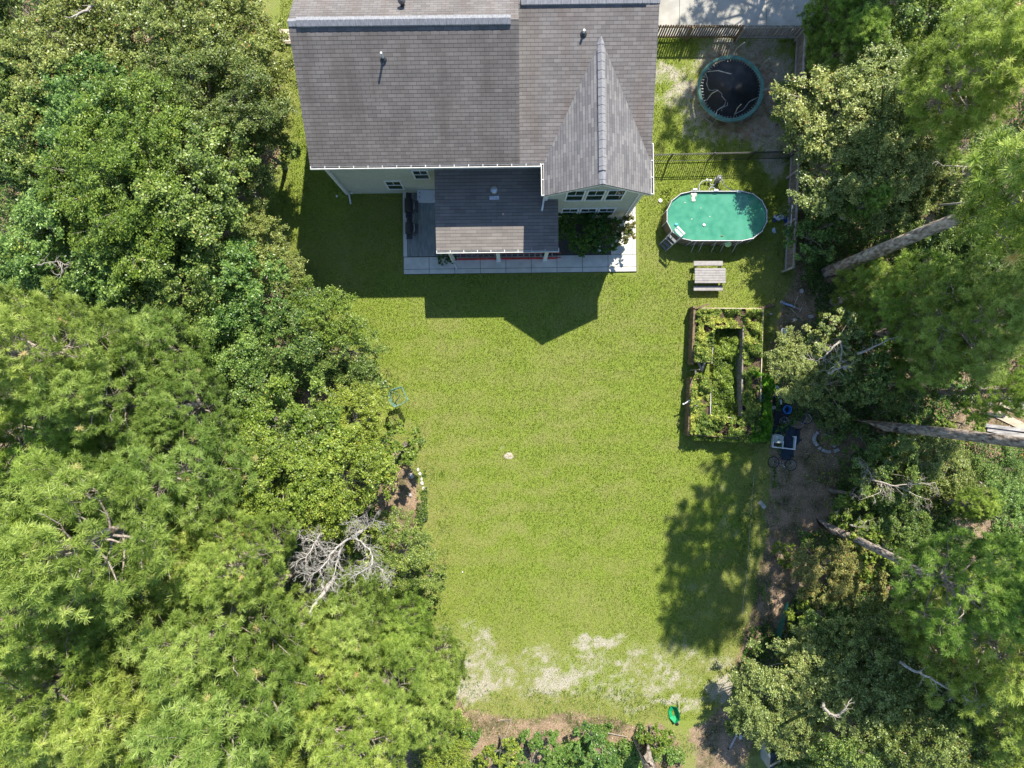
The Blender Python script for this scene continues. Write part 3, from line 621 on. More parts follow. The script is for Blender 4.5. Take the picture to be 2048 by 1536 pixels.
# outside the frame: they cast the shade seen on the driveway, trampoline and lawn
for k, (x, y, zl, zt, r) in enumerate([(17.5, 24.5, 7, 17, 3.4), (21.0, 28.5, 8, 18, 3.6), (20.6, 9.6, 13, 22, 2.8), (15.2, 26.2, 8, 17, 3.4), (16.8, 21.8, 6.5, 12, 2.8)]):
    g = G(x, y)
    pine(0, 0, zl, zt, r, NEEDLE, ['pine beyond the top edge behind the driveway', 'pine far beyond the top edge', 'pine beyond the right edge opposite the pool', 'pine beyond the top edge behind the fence corner', 'smaller pine beyond the top edge near the fence corner'][k], PP[k % 2], base=g)
RT = [
 (1705, 215, 6.2, 2.6, PALEO, 'pale oak leaning over the wooden fence, upper half'),
 (1680, 310, 5.4, 2.3, PALEO, 'pale oak over the wooden fence beside the pool'),
 (1780, 300, 6.5, 2.2, PALEO, 'olive oak right of the pale oaks'),
 (1780, 190, 7, 2.2, PALEO, 'olive oak behind the pale ones, upper right'),
 (1800, 70, 6.5, 2.4, GREEN, 'dark green tree at the upper right top edge'),
 (1880, 30, 6.0, 2.0, YELLG, 'yellow green tree at the top edge near the right corner'),
 (1760, 400, 5.0, 1.9, OLIVE, 'brown green oak above the leaning trunk'),
 (1850, 430, 5.0, 1.8, GREEN, 'green tree above the upper end of the leaning trunk'),
 (1900, 500, 4.5, 1.8, GREEN, 'green tree right under the leaning trunk'),
 (1640, 470, 2.6, 1.3, BLUEG, 'blue green shrub beside the lower part of the wooden fence'),
 (1660, 400, 2.4, 1.2, GREEN, 'dark shrub between the wooden fence and the pale oak'),
 (1625, 690, 4.5, .9, PALEO, 'small pale oak right of the white basin'),
 (1600, 735, 4.4, 1.45, PALEO, 'pale leaved oak hanging over the toys and bicycles'),
 (1690, 680, 5.5, 1.2, PALEO, 'pale oak pierced by a bent grey branch'),
 (1672, 770, 4.6, 1.6, OLIVE, 'shaded oak above the bicycles'),
 (1735, 735, 5.0, 1.4, GREEN, 'dark oak right of the bent grey branch'),
 (1820, 770, 3.2, 1.7, GREEN, 'dark tree in the shaded hollow'),
 (1780, 950, 4.6, 1.8, GREEN, 'green tree with bare grey twigs right of the stone ring'),
 (1870, 930, 4.0, 1.5, OLIVE, 'olive tree right of the bare grey twigs'),
 (1720, 1000, 3.6, 1.2, YELLG, 'yellow green tree with bare twigs above the slanting trunk'),
 (1800, 1060, 4.0, 1.5, GREEN, 'green tree right of the slanting bare trunk'),
 (1880, 880, 2.4, .9, YELLG, 'yellow green bush beside the board stack'),
 (1940, 850, 3.0, .8, YELLG, 'small yellow bush left of the board stack'),
 (1672, 1150, 4.2, 1.6, REDDY, 'red tinged oak below the slanting trunk'),
 (1725, 1190, 4.2, 1.4, REDDY, 'red tinged tree right of the other red tinged one'),
 (1640, 1235, 3.0, 1.2, YELLG, 'yellowish bush right of the green netting'),
 (1750, 1110, 4.2, 1.2, YELLG, 'yellow green tree under the slanting trunk'),
 (2020, 1040, 5.5, 1.5, BLUEG, 'pale speckled tree at the right edge by the tan clearing'),
 (1550, 1375, 4.2, 1.9, PALEO, 'pale yellow oak at the lower end of the lawn'),
 (1640, 1360, 5.0, 1.9, PALEO, 'pale oak right of the yellow one with grey limbs'),
 (1600, 1440, 4.2, 1.8, PALEO, 'pale oak above the dark shed roof'),
 (1730, 1290, 6.0, 1.8, OLIVE, 'olive tree above the bottom right oaks'),
 (1740, 1400, 6.0, 2.2, PALEO, 'olive oak with a curved grey limb'),
 (1840, 1340, 6.0, 2.3, PALEO, 'olive oak crossed by a long pale branch'),
 (1860, 1470, 7.0, 2.2, OLIVE, 'olive oak at the bottom edge below the long pale branch'),
 (1930, 1400, 6.5, 2.2, PALEO, 'olive oak between the long branch and the bright pines'),
 (1980, 1500, 6.5, 2.2, YELLG, 'yellow green tree in the bottom right corner'),
 (1720, 1500, 6.0, 2.0, GREEN, 'green tree at the bottom edge right of the shed'),
 (1500, 1430, 2.4, 1.3, GREEN, 'dark shrub under the pale yellow oak'),
 (1600, 1490, 2.6, 1.4, GREEN, 'dark shrub behind the shed'),
 (880, 1490, 3.0, 1.6, YELLG, 'light green bush between the pines and bottom lawn edge'),
 (1000, 1515, 2.5, .9, YELLG, 'yellowish bush at the bottom edge left of the middle'),
 (1080, 1500, 2.2, 1.1, SCR, 'rounded scrub bush at the bottom edge'),
 (1190, 1500, 2.3, 1.1, BLUEG, 'grey green scrub bush left of the thick trunk'),
 (1310, 1480, 1.8, .75, YELLG, 'yellow green bush right of the thick trunk'),
 (1570, 420, 1.5, .35, GREEN, 'weed clump between pool and wooden fence'),
 (1578, 190, 2.0, .7, GREEN, 'vine clump inside the wooden fence beside the trampoline'),
 (1572, 230, 1.6, .6, GREEN, 'lower vine clump inside the wooden fence beside the trampoline'),
 (1990, 965, 4.0, 1.6, GREEN, 'green bush at the right edge above the tan clearing'),
 (1885, 985, 3.0, 1.1, GREEN, 'small green bush at the upper left rim of the tan clearing'),
 (1870, 1090, 3.0, 1.2, BLUEG, 'dull green bush at the lower left rim of the tan clearing'),
 (1740, 880, 2.0, 1.1, GREEN, 'low green bush just below the start of the long bare trunk'),
 (1800, 905, 2.4, 1.2, YELLG, 'light green bush under the middle of the long bare trunk'),
 (1960, 480, 5.0, 1.9, GREEN, 'green tree at the right under the forked pale dead limb'),
 (1890, 360, 5.5, 1.9, OLIVE, 'olive tree left of the forked pale dead limb'),
 (2025, 500, 5.0, 1.6, YELLG, 'yellow green tree at the right edge level with the picnic table'),
 (2020, 330, 5.0, 2.0, GREEN, 'green tree at the right edge level with the metal fence'),
 (1990, 60, 5.0, 2.2, GREEN, 'green tree in the top right corner'),
 (1920, 760, 2.5, 1.2, BLUEG, 'dull green bush above the tan ground left of the board stack'),
 (1690, 1270, 4.5, 1.6, GREEN, 'green tree right of the green netting'),
 (1570, 1110, 1.0, .7, YELLG, 'low yellow green weed bush where the slanting trunk begins'),
 (1670, 850, 1.4, .8, GREEN, 'low green bush left of the start of the long bare trunk'),
 (1800, 820, 1.8, 1.0, GREEN, 'low dark bush left of the long trunk clearing'),
]
for q in RT: broad(*q)
# ------------------------------------------------------------------ house
def brickmat(name, c1, c2, cm, u, v, stain, rough=.9, mort=.012, stainc=(.10, .085, .075), bump=.5, sq=.5):
    m = bpy.data.materials.new(name); m.use_nodes = True; n = m.node_tree; b = n.nodes['Principled BSDF']; L = n.links.new
    b.inputs['Roughness'].default_value = rough; b.inputs['Specular IOR Level'].default_value = .25
    uv = n.nodes.new('ShaderNodeUVMap'); uv.uv_map = 'UVMap'
    br = n.nodes.new('ShaderNodeTexBrick'); br.inputs['Scale'].default_value = 1; br.offset = sq
    br.inputs['Brick Width'].default_value = u; br.inputs['Row Height'].default_value = v; br.inputs['Mortar Size'].default_value = mort * .45
    br.inputs['Mortar Smooth'].default_value = .2; br.inputs['Bias'].default_value = 0
    br.inputs[1].default_value = (*c1, 1); br.inputs[2].default_value = (*c2, 1); br.inputs[3].default_value = (*cm, 1)
    L(uv.outputs[0], br.inputs[0])
    mp = n.nodes.new('ShaderNodeMapping'); mp.inputs['Scale'].default_value = (1.0, .16, 1); L(uv.outputs[0], mp.inputs[0])
    nz = n.nodes.new('ShaderNodeTexNoise'); nz.inputs['Scale'].default_value = 1.5; nz.inputs['Detail'].default_value = 6; nz.inputs['Roughness'].default_value = .6; L(mp.outputs[0], nz.inputs[0])
    rp = n.nodes.new('ShaderNodeValToRGB'); rp.color_ramp.elements[0].position = .45; rp.color_ramp.elements[1].position = .75; L(nz.outputs[0], rp.inputs[0])
    mu = n.nodes.new('ShaderNodeMath'); mu.operation = 'MULTIPLY'; mu.inputs[1].default_value = stain; L(rp.outputs[0], mu.inputs[0])
    mx = n.nodes.new('ShaderNodeMix'); mx.data_type = 'RGBA'; L(mu.outputs[0], mx.inputs[0]); L(br.outputs[0], mx.inputs[6]); mx.inputs[7].default_value = (*stainc, 1)
    n3 = n.nodes.new('ShaderNodeTexNoise'); n3.inputs['Scale'].default_value = 40; n3.inputs['Detail'].default_value = 3; L(uv.outputs[0], n3.inputs[0])
    n4 = n.nodes.new('ShaderNodeTexNoise'); n4.inputs['Scale'].default_value = .7; n4.inputs['Detail'].default_value = 5; L(uv.outputs[0], n4.inputs[0])
    ad = n.nodes.new('ShaderNodeMath'); ad.operation = 'ADD'; L(n3.outputs[0], ad.inputs[0]); L(n4.outputs[0], ad.inputs[1])
    mr = n.nodes.new('ShaderNodeMapRange'); mr.inputs[1].default_value = .5; mr.inputs[2].default_value = 1.5; mr.inputs[3].default_value = .72; mr.inputs[4].default_value = 1.28; L(ad.outputs[0], mr.inputs[0])
    vm = n.nodes.new('ShaderNodeVectorMath'); vm.operation = 'SCALE'; L(mx.outputs[2], vm.inputs[0]); L(mr.outputs[0], vm.inputs['Scale'])
    L(vm.outputs[0], b.inputs['Base Color'])
    # each course is a shallow wedge, thick at its lower edge
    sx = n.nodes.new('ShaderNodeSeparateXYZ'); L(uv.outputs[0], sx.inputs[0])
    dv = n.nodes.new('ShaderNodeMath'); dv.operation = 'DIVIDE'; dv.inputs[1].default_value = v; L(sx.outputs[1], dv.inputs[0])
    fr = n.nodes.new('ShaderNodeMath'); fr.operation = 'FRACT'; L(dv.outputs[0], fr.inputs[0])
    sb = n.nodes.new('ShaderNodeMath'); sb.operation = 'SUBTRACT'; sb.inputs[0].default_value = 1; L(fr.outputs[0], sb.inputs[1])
    ln_ = n.nodes.new('ShaderNodeMapRange'); ln_.inputs[1].default_value = .0; ln_.inputs[2].default_value = .17; ln_.inputs[3].default_value = .38; ln_.inputs[4].default_value = 1; L(fr.outputs[0], ln_.inputs[0])  # row shadow line painted into the colour along each course's lower edge
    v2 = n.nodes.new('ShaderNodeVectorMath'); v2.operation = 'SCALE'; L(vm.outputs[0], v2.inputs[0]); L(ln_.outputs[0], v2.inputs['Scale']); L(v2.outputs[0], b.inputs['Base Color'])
    a2 = n.nodes.new('ShaderNodeMath'); a2.operation = 'MULTIPLY_ADD'; L(n3.outputs[0], a2.inputs[0]); a2.inputs[1].default_value = .25; L(sb.outputs[0], a2.inputs[2])
    bp = n.nodes.new('ShaderNodeBump'); bp.inputs['Strength'].default_value = bump; bp.inputs['Distance'].default_value = .02; L(a2.outputs[0], bp.inputs['Height']); L(bp.outputs[0], b.inputs['Normal'])
    return m
SH_MAIN = brickmat('shingle_grey', (.138, .124, .115), (.18, .163, .152), (.035, .035, .045), .36, .158, .75, mort=.014)
SH_SIDE = brickmat('shingle_right', (.148, .134, .128), (.196, .18, .172), (.05, .05, .06), .33, .158, .45, mort=.012, stainc=(.13, .09, .07))
SH_GAB = brickmat('shingle_architectural', (.14, .134, .14), (.235, .225, .22), (.07, .065, .07), .40, .14, .25, mort=.009)
SH_PAT = brickmat('shingle_patio', (.165, .148, .137), (.215, .193, .177), (.10, .09, .085), .5, .16, .15, mort=.012)
SIDING = mat('siding', (.60, .60, .48), (.54, .54, .43), .7, 3)
WHITE = mat('white_trim', (.80, .81, .80), (.72, .73, .72), .5, 8)
GWHITE = mat('gutter_white', (.70, .70, .68), (.55, .54, .50), .45, 5)
DIRT = mat('gutter_dirt', (.10, .08, .06), (.04, .03, .025), .95, 12)
GLASS = mat('window_glass', (.015, .03, .025), (.03, .05, .04), .08, 2, spec=.6)
CONC = mat('concrete_pale', (.66, .64, .58), (.54, .53, .48), .9, 2.5, c3=(.40, .38, .34), c3amt=.3, bump=.15)
CONC2 = mat('concrete_patio', (.30, .32, .31), (.20, .22, .215), .85, 5, c3=(.14, .15, .14), c3amt=.42, stretch=(3, .5, 1))
CONCD = mat('concrete_drive', (.42, .40, .36), (.33, .315, .28), .9, 1.5, c3=(.25, .23, .20), c3amt=.38)
JOINT = mat('joint_dark', (.10, .095, .08), None, .95)
METAL = mat('galvanised', (.62, .64, .66), (.45, .47, .5), .35, 10, metal=.7)
PVC = mat('pipe_white', (.75, .75, .72), None, .5)
BLACK = mat('black_paint', (.018, .018, .02), (.03, .03, .032), .42, 8, spec=.5)
DGREY = mat('dark_grey', (.06, .062, .065), (.035, .036, .04), .6, 8)
PIV = (0, 9.75, 0)
HOUSE = thing('house', 'beige two storey house with grey shingle roofs and a cross gable', 'house', PIV, R(.7))
def hp(mb, name, m, parent=HOUSE, **k): return mb.build(name, m, parent, PIV, **k)
XL, XR, XM, YW, EZ = -8.95, 6.16, .34, 9.75, 6.54
RY, RZ = 14.65, 9.5; RY2, RZ2 = 15.77, 8.77; SM = (RZ - EZ) / (RY - YW); S2 = (RZ2 - EZ) / (RY2 - YW)
# walls
mb = MB()
def gabled(mb, x0, x1, y0, y1, z1, yr, zr, wx=False):
    vs = [(x0, y0, 0), (x1, y0, 0), (x1, y1, 0), (x0, y1, 0), (x0, y0, z1), (x1, y0, z1), (x1, y1, z1), (x0, y1, z1), (x0, yr, zr), (x1, yr, zr)]
    mb.add(vs, [(0, 3, 2, 1), (0, 1, 5, 4), (2, 3, 7, 6), (1, 2, 6, 9, 5), (3, 0, 4, 8, 7), (4, 5, 9, 8), (6, 7, 8, 9)])
gabled(mb, -8.80, .30, 10.28, 19.0, EZ + .20, RY, RZ - .14)
gabled(mb, .302, 5.95, 10.28, 21.2, EZ + .08, RY2, RZ2 - .14)
vs = [(1.62, 8.83, 0), (5.952, 8.83, 0), (5.952, 11, 0), (1.62, 11, 0), (1.62, 8.83, EZ + .03), (5.952, 8.83, EZ + .03), (5.952, 11, EZ + .03), (1.62, 11, EZ + .03), (3.785, 8.83, 8.13), (3.785, 11, 8.13)]
mb.add(vs, [(0, 3, 2, 1), (0, 1, 5, 8, 4), (1, 2, 6, 5), (2, 3, 7, 9, 6), (3, 0, 4, 7), (4, 8, 9, 7), (8, 5, 6, 9)])
walls = hp(mb, 'walls', SIDING)
# horizontal lap lines of the siding
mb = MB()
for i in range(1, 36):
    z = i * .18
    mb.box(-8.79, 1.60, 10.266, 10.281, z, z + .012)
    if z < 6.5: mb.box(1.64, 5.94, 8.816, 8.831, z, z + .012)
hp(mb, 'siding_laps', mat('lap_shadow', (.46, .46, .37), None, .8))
mb = MB()
for x, y in ((-8.86, 10.22), (5.90, 8.77), (1.56, 8.77)):
    mb.box(x, x + .12, y, y + .12, 0, EZ)
hp(mb, 'corner_trim', WHITE)
# roofs: slabs with UVs
def roof(name, pts, m, u, th=.09, parent=HOUSE):
    """pts counterclockwise seen from above, u: eave direction"""
    u = Vector(u).normalized(); a = Vector(pts[0]); nrm = None
    for i in range(1, len(pts) - 1):
        c = (Vector(pts[i]) - a).cross(Vector(pts[i + 1]) - a)
        if c.length > 1e-6: nrm = c.normalized(); break
    if nrm.z < 0: nrm = -nrm
    v = nrm.cross(u)
    if v.z < 0: v = -v
    n = len(pts); mb = MB(); low = [tuple(Vector(p) - nrm * th) for p in pts]
    mb.add(list(pts) + low, [tuple(range(n)), tuple(reversed(range(n, 2 * n)))] + [(i, n + i, n + (i + 1) % n, (i + 1) % n) for i in range(n)])
    return mb.build(name, m, parent, PIV, uvf=lambda p: (p.dot(u), p.dot(v)))
main = roof('main_roof', [(XL, YW, EZ), (XM, YW, EZ), (XM, RY, RZ), (XL, RY, RZ)], SH_MAIN, (1, 0, 0))
roof('main_roof_rear', [(XL, RY + .002, RZ), (XM, RY + .002, RZ), (XM, 2 * RY - YW, EZ), (XL, 2 * RY - YW, EZ)], SH_SIDE, (1, 0, 0))
roof('side_roof', [(XM + .002, YW, EZ), (1.41, YW, EZ), (3.785, 14.42, EZ + S2 * 4.67 - .004), (XR, YW, EZ), (XR, RY2, RZ2), (XM + .002, RY2, RZ2)], SH_SIDE, (1, 0, 0))
roof('side_roof_rear', [(XM + .002, RY2 + .002, RZ2), (XR, RY2 + .002, RZ2), (XR, 2 * RY2 - YW, EZ), (XM + .002, 2 * RY2 - YW, EZ)], SH_SIDE, (1, 0, 0))
GR, GZ = 3.785, 8.28
roof('gable_roof_left', [(1.41, 8.33, EZ), (GR, 8.33, GZ), (GR, 14.44, GZ), (1.41, YW, EZ)], SH_GAB, (0, 1, 0))
roof('gable_roof_right', [(GR + .002, 8.33, GZ), (XR, 8.33, EZ), (XR, YW, EZ), (GR + .002, 14.44, GZ)], SH_GAB, (0, 1, 0))
# ridge caps
def cap(name, a, b, wd, dz, sl, m, vent=0):
    a = Vector(a); b = Vector(b); d = (b - a).normalized(); r = Vector((d.y, -d.x, 0)); L_ = (b - a).length
    mb = MB(); n = max(2, int(L_ / .18)); 
    for i in range(n):
        p = a + d * (L_ * i / n); q = a + d * (L_ * (i + 1) / n + .02); k = .008 * (i % 2)
        z1, z2 = Vector((0, 0, dz + .012 + k)), Vector((0, 0, dz + k))
        e1, e2 = r * wd, Vector((0, 0, -wd * sl))
        vs = [p + e1 + e2 + z1, p + z1 + Vector((0, 0, .01)), p - e1 + e2 + z1, q - e1 + e2 + z2, q + z2 + Vector((0, 0, .01)), q + e1 + e2 + z2]
        lo = [x - Vector((0, 0, dz + .03)) for x in vs]
        mb.add(vs + lo, [(0, 1, 4, 5), (1, 2, 3, 4), (0, 5, 11, 6), (2, 8, 9, 3), (0, 6, 7, 1), (1, 7, 8, 2), (5, 4, 10, 11), (4, 3, 9, 10)])
    return hp(mb, name, m)
CAPM = mat('ridge_cap_grey', (.30, .30, .32), (.18, .18, .19), .85, 5, bump=.3, stretch=(6, 1, 1))
cap('ridge_vent', (XL + .35, RY, RZ), (XM - .35, RY, RZ), .19, .10, SM, CAPM)
cap('ridge_cap', (XL, RY, RZ), (XL + .36, RY, RZ), .16, .03, SM, CAPM)
cap('ridge_vent', (XM + .1, RY2, RZ2), (XR - .55, RY2, RZ2), .17, .09, S2, CAPM)
cap('ridge_cap', (XR - .56, RY2, RZ2), (XR, RY2, RZ2), .15, .03, S2, CAPM)
cap('ridge_vent', (GR, 8.9, GZ), (GR, 14.0, GZ), .15, .07, .72, mat('ridge_cap_gable', (.30, .29, .30), (.20, .195, .20), .85, 6, bump=.3, stretch=(1, 6, 1)))
cap('ridge_cap', (GR, 8.33, GZ), (GR, 8.91, GZ), .14, .02, .72, CAPM); cap('ridge_cap', (GR, 14.0, GZ), (GR, 14.55, GZ), .14, .02, .72, CAPM)
# fascia / rake boards
mb = MB()
def rake(x0, x1, ya, za, yb, zb):
    mb.add([(x0, ya, za - .30), (x1, ya, za - .30), (x1, ya, za - .105), (x0, ya, za - .105), (x0, yb, zb - .30), (x1, yb, zb - .30), (x1, yb, zb - .105), (x0, yb, zb - .105)],
           [(0, 1, 2, 3), (7, 6, 5, 4), (0, 4, 5, 1), (1, 5, 6, 2), (2, 6, 7, 3), (3, 7, 4, 0)])
rake(XL, XL + .04, YW, EZ, RY, RZ); rake(XL, XL + .04, 2 * RY - YW, EZ, RY, RZ); rake(XR - .04, XR, 10.6, EZ + .31, RY2, RZ2)
mb.box(XL + .05, 1.40, YW + .0, YW + .03, EZ - .30, EZ - .095)
mb.beam((1.43, 8.345, EZ - .2), (GR, 8.345, GZ - .2), .03, .16, (0, 0, 1)); mb.beam((GR, 8.345, GZ - .2), (XR - .02, 8.345, EZ - .2), .03, .16)
hp(mb, 'fascia', GWHITE)
# gutters
def gutter(name, a, b, out, z, w_=.12, step=.62):
    a = Vector((*a, z)); b = Vector((*b, z)); o = Vector((*out, 0)).normalized(); d = (b - a).normalized(); mb = MB()
    mb.beam(a + o * .01 + Vector((0, 0, -.06)), b + o * .01 + Vector((0, 0, -.06)), .02, .12)
    mb.beam(a + o * (w_ - .012) + Vector((0, 0, -.055)), b + o * (w_ - .012) + Vector((0, 0, -.055)), .035, .13)
    mb.beam(a + o * w_ / 2 + Vector((0, 0, -.118)), b + o * w_ / 2 + Vector((0, 0, -.118)), w_ - .06, .01)
    mb.beam(a + d * .008 + o * .02 + Vector((0, 0, -.055)), a + d * .008 + o * (w_ - .03) + Vector((0, 0, -.055)), .014, .10)
    mb.beam(b - d * .008 + o * .02 + Vector((0, 0, -.055)), b - d * .008 + o * (w_ - .03) + Vector((0, 0, -.055)), .014, .10)
    n = max(2, int((b - a).length / step))
    for i in range(n + 1):
        p = a + d * (.02 + ((b - a).length - .04) * i / n); mb.beam(p - o * .09 + Vector((0, 0, .022)), p + o * (w_ - .03) + Vector((0, 0, .016)), .03, .008)
    g = hp(mb, name, GWHITE)
    m2 = MB(); m2.beam(a + d * .03 + o * .055 + Vector((0, 0, -.075)), b - d * .03 + o * .055 + Vector((0, 0, -.075)), w_ - .055, .06)
    m2.build('leaf_debris', DIRT, g, PIV)
    return g
gutter('gutter', (XL, YW), (1.28, YW), (0, -1), EZ - .02)
gutter('gutter', (1.41, YW - .002), (1.41, 8.33), (-1, 0), EZ - .02)
gutter('gutter', (XR, 10.6), (XR, 8.33), (1, 0), EZ - .02)
# patio roof
PZ, PY = 3.70, 6.46; SP = .12
def pz(y): return PZ + SP * (y - PY)
roof('patio_roof', [(-3.70, PY, PZ), (2.20, PY, PZ), (2.20, 8.825, pz(8.825)), (1.615, 8.825, pz(8.825)), (1.615, 10.275, pz(10.275)), (-3.70, 10.275, pz(10.275))], SH_PAT, (1, 0, 0))
gutter('patio_gutter', (-3.70, PY), (2.24, PY), (0, -1), PZ - .02, .10)
mb = MB(); mb.box(-3.5, 1.95, 6.56, 6.70, 3.22, 3.56); hp(mb, 'patio_beam', WHITE)
mb = MB(); mb.box(-3.62, -3.5, 6.56, 10.2, 3.3, 3.6); hp(mb, 'patio_beam', SIDING)
for x in (-3.15, -.75, 1.72):
    mb = MB(); mb.box(x - .09, x + .09, 6.57, 6.69, .12, 3.22); mb.box(x - .12, x + .12, 6.52, 6.72, .12, .30); mb.box(x - .12, x + .12, 6.52, 6.72, 3.06, 3.22); hp(mb, 'post', WHITE)
# roof vents and pipes
def zmain(y): return EZ + SM * (y - YW)
def zside(y): return EZ + S2 * (y - YW)
def vpipe(x, y, z, h, r, m):
    mb = MB(); mb.tube([(x, y, z - .1), (x, y, z + h)], r, 12); o = hp(mb, 'vent_pipe', m, smooth=False)
    m2 = MB(); m2.lathe((x, y, z - .02), [(r + .10, 0), (r + .09, .03), (r + .03, .10), (r + .012, .14)], 16); m2.build('pipe_collar', DGREY, o, PIV)
p_ = P(768, 112, 8.9); vpipe(p_[0], 13.45, zmain(13.45), .55, .045, PVC)
p_ = P(1170, 66, 8.35); vpipe(p_[0], 14.6, zside(14.6), .32, .05, PVC)
p_ = P(808, 3, 9.1); mb = MB(); mb.tube([(p_[0], 15.55, 8.85), (p_[0], 15.55, 9.35)], .09, 14); mb.lathe((p_[0], 15.55, 9.28), [(.15, 0), (.15, .05), (.05, .12)], 16); hp(mb, 'vent_pipe', DGREY)
p_ = P(988, 377, 4.1); mb = MB(); mb.tube([(p_[0], p_[1] - .12, pz(9.2)), (p_[0], p_[1] - .12, pz(9.2) + .30)], .10, 16)
mb.lathe((p_[0], p_[1] - .12, pz(9.2) + .28), [(.17, 0), (.18, .05), (.15, .10), (.04, .13)], 20); v_ = hp(mb, 'vent_pipe', METAL)
m2 = MB(); m2.box(p_[0] - .23, p_[0] + .23, p_[1] - .50, p_[1] - .32, pz(9.0) + .004, pz(9.0) + .02); m2.build('flashing', METAL, v_, PIV)
# downspouts
def spout(pts, m=GWHITE, wd=.085):
    mb = MB()
    for a, b in zip(pts, pts[1:]):
        d = (Vector(b) - Vector(a)).normalized() * .03; mb.beam(Vector(a) - d, Vector(b) + d, wd, wd * .8)
    hp(mb, 'downspout', m)
spout([(-8.60, 9.68, 6.4), (-8.66, 10.18, 6.1), (-8.66, 10.18, .25), (-8.62, 9.75, .08)])
spout([(1.36, 8.42, 6.4), (1.50, 8.74, 6.1), (1.50, 8.74, 4.25), (1.42, 8.30, 4.02)])
spout([(6.2, 8.42, 6.4), (6.04, 8.74, 6.1), (6.04, 8.74, .2)])
spout([(-3.12, 6.40, 3.6), (-3.15, 6.48, 3.3), (-3.15, 6.48, .30), (-3.0, 6.20, .20)])
# windows
def window(x0, x1, z0, z1, y, mull=True):
    mb = MB(); t = .07
    mb.box(x0 - t, x1 + t, y - .05, y - .002, z0 - t, z0); mb.box(x0 - t, x1 + t, y - .05, y - .002, z1, z1 + t)
    mb.box(x0 - t, x0, y - .048, y - .002, z0, z1); mb.box(x1, x1 + t, y - .048, y - .002, z0, z1)
    zm = (z0 + z1) / 2; mb.box(x0, x1, y - .04, y - .012, zm - .03, zm + .03)
    xm = (x0 + x1) / 2; mb.box(xm - .01, xm + .01, y - .034, y - .014, zm + .03, z1)
    w_ = hp(mb, 'window', WHITE)
    g = MB(); g.box(x0 + .001, x1 - .001, y - .022, y - .004, z0 + .001, zm - .031); g.box(x0 + .001, x1 - .001, y - .016, y - .004, zm + .031, z1 - .001); g.build('pane', GLASS, w_, PIV)
window(-6.38, -5.66, .92, 2.30, 10.28); window(-4.76, -4.10, 2.74, 4.05, 10.28)
window(-2.80, -2.08, 4.42, 5.7, 10.28); window(.42, 1.18, 4.42, 5.7, 10.28)
for x in (2.58, 3.52, 4.46):
    window(x, x + .74, 3.82, 5.50, 8.83); window(x, x + .74, .78, 2.14, 8.83)
mb = MB(); mb.blob((P(707, 378)[0], 10.2, .45), .06, .04, .09, 3); hp(mb, 'hose_bib', WHITE)

# paving (structure)
def paving(name, rects, m, z0, z1, label, gap=.012):
    mb = MB()
    for x0, x1, y0, y1 in rects: mb.box(x0 + gap, x1 - gap, y0 + gap, y1 - gap, z0, z1)
    o = mb.build(name, m, None, PIV); o.location = PIV; o.rotation_euler = (0, 0, R(.7)); return tag(o, label, 'paving', kind='structure')
wx = [-5.83 + 1.365 * i for i in range(9)] + [6.60]
rects = []
for a, b in zip(wx, wx[1:]):
    rects.append((a, b, 6.19, 6.84)); rects.append((a, b, 5.93, 6.19))
yy = [6.84, 7.75, 9.05, 10.45]
for a, b in zip(yy, yy[1:]): rects.append((5.25, 6.42, a, b)); rects.append((6.42, 6.60, a, b))
paving('walkway', rects, CONC, -.02, .09, 'pale concrete walkway in scored slabs around the patio')
paving('walkway_base', [(-5.84, 6.62, 5.92, 10.45)], JOINT, -.03, .065, 'dark joints of the walkway', 0)
paving('patio', [(-5.62, 1.60, 6.86, 10.26)], CONC2, -.02, .11, 'weathered grey stamped concrete patio')
paving('patio_kerb', [(-5.84, -5.62, 6.86, 10.3)], CONC, -.02, .10, 'pale concrete strip along the patio edge')
o = MB()
for a, b in ((6.6, 8.95), (8.97, 13.6), (13.62, 16.2)): o.box(a, b, 18.62, 34, -.02, .04)
tag(o.build('driveway', CONCD), 'pale concrete driveway behind the wooden fence', 'driveway', kind='structure')
CEDAR = mat('weathered_wood', (.30, .27, .24), (.17, .145, .12), .9, 9, bump=.5, stretch=(1, 1, .2))
CEDARB = mat('brown_wood', (.23, .165, .105), (.12, .08, .05), .9, 9, bump=.5, stretch=(1, 1, .2))
PINEW = mat('pale_wood', (.55, .47, .36), (.38, .31, .22), .85, 9, stretch=(.3, 1, 1))
GREYW = mat('silver_wood', (.46, .44, .42), (.28, .26, .24), .9, 9, stretch=(1, .3, 1))
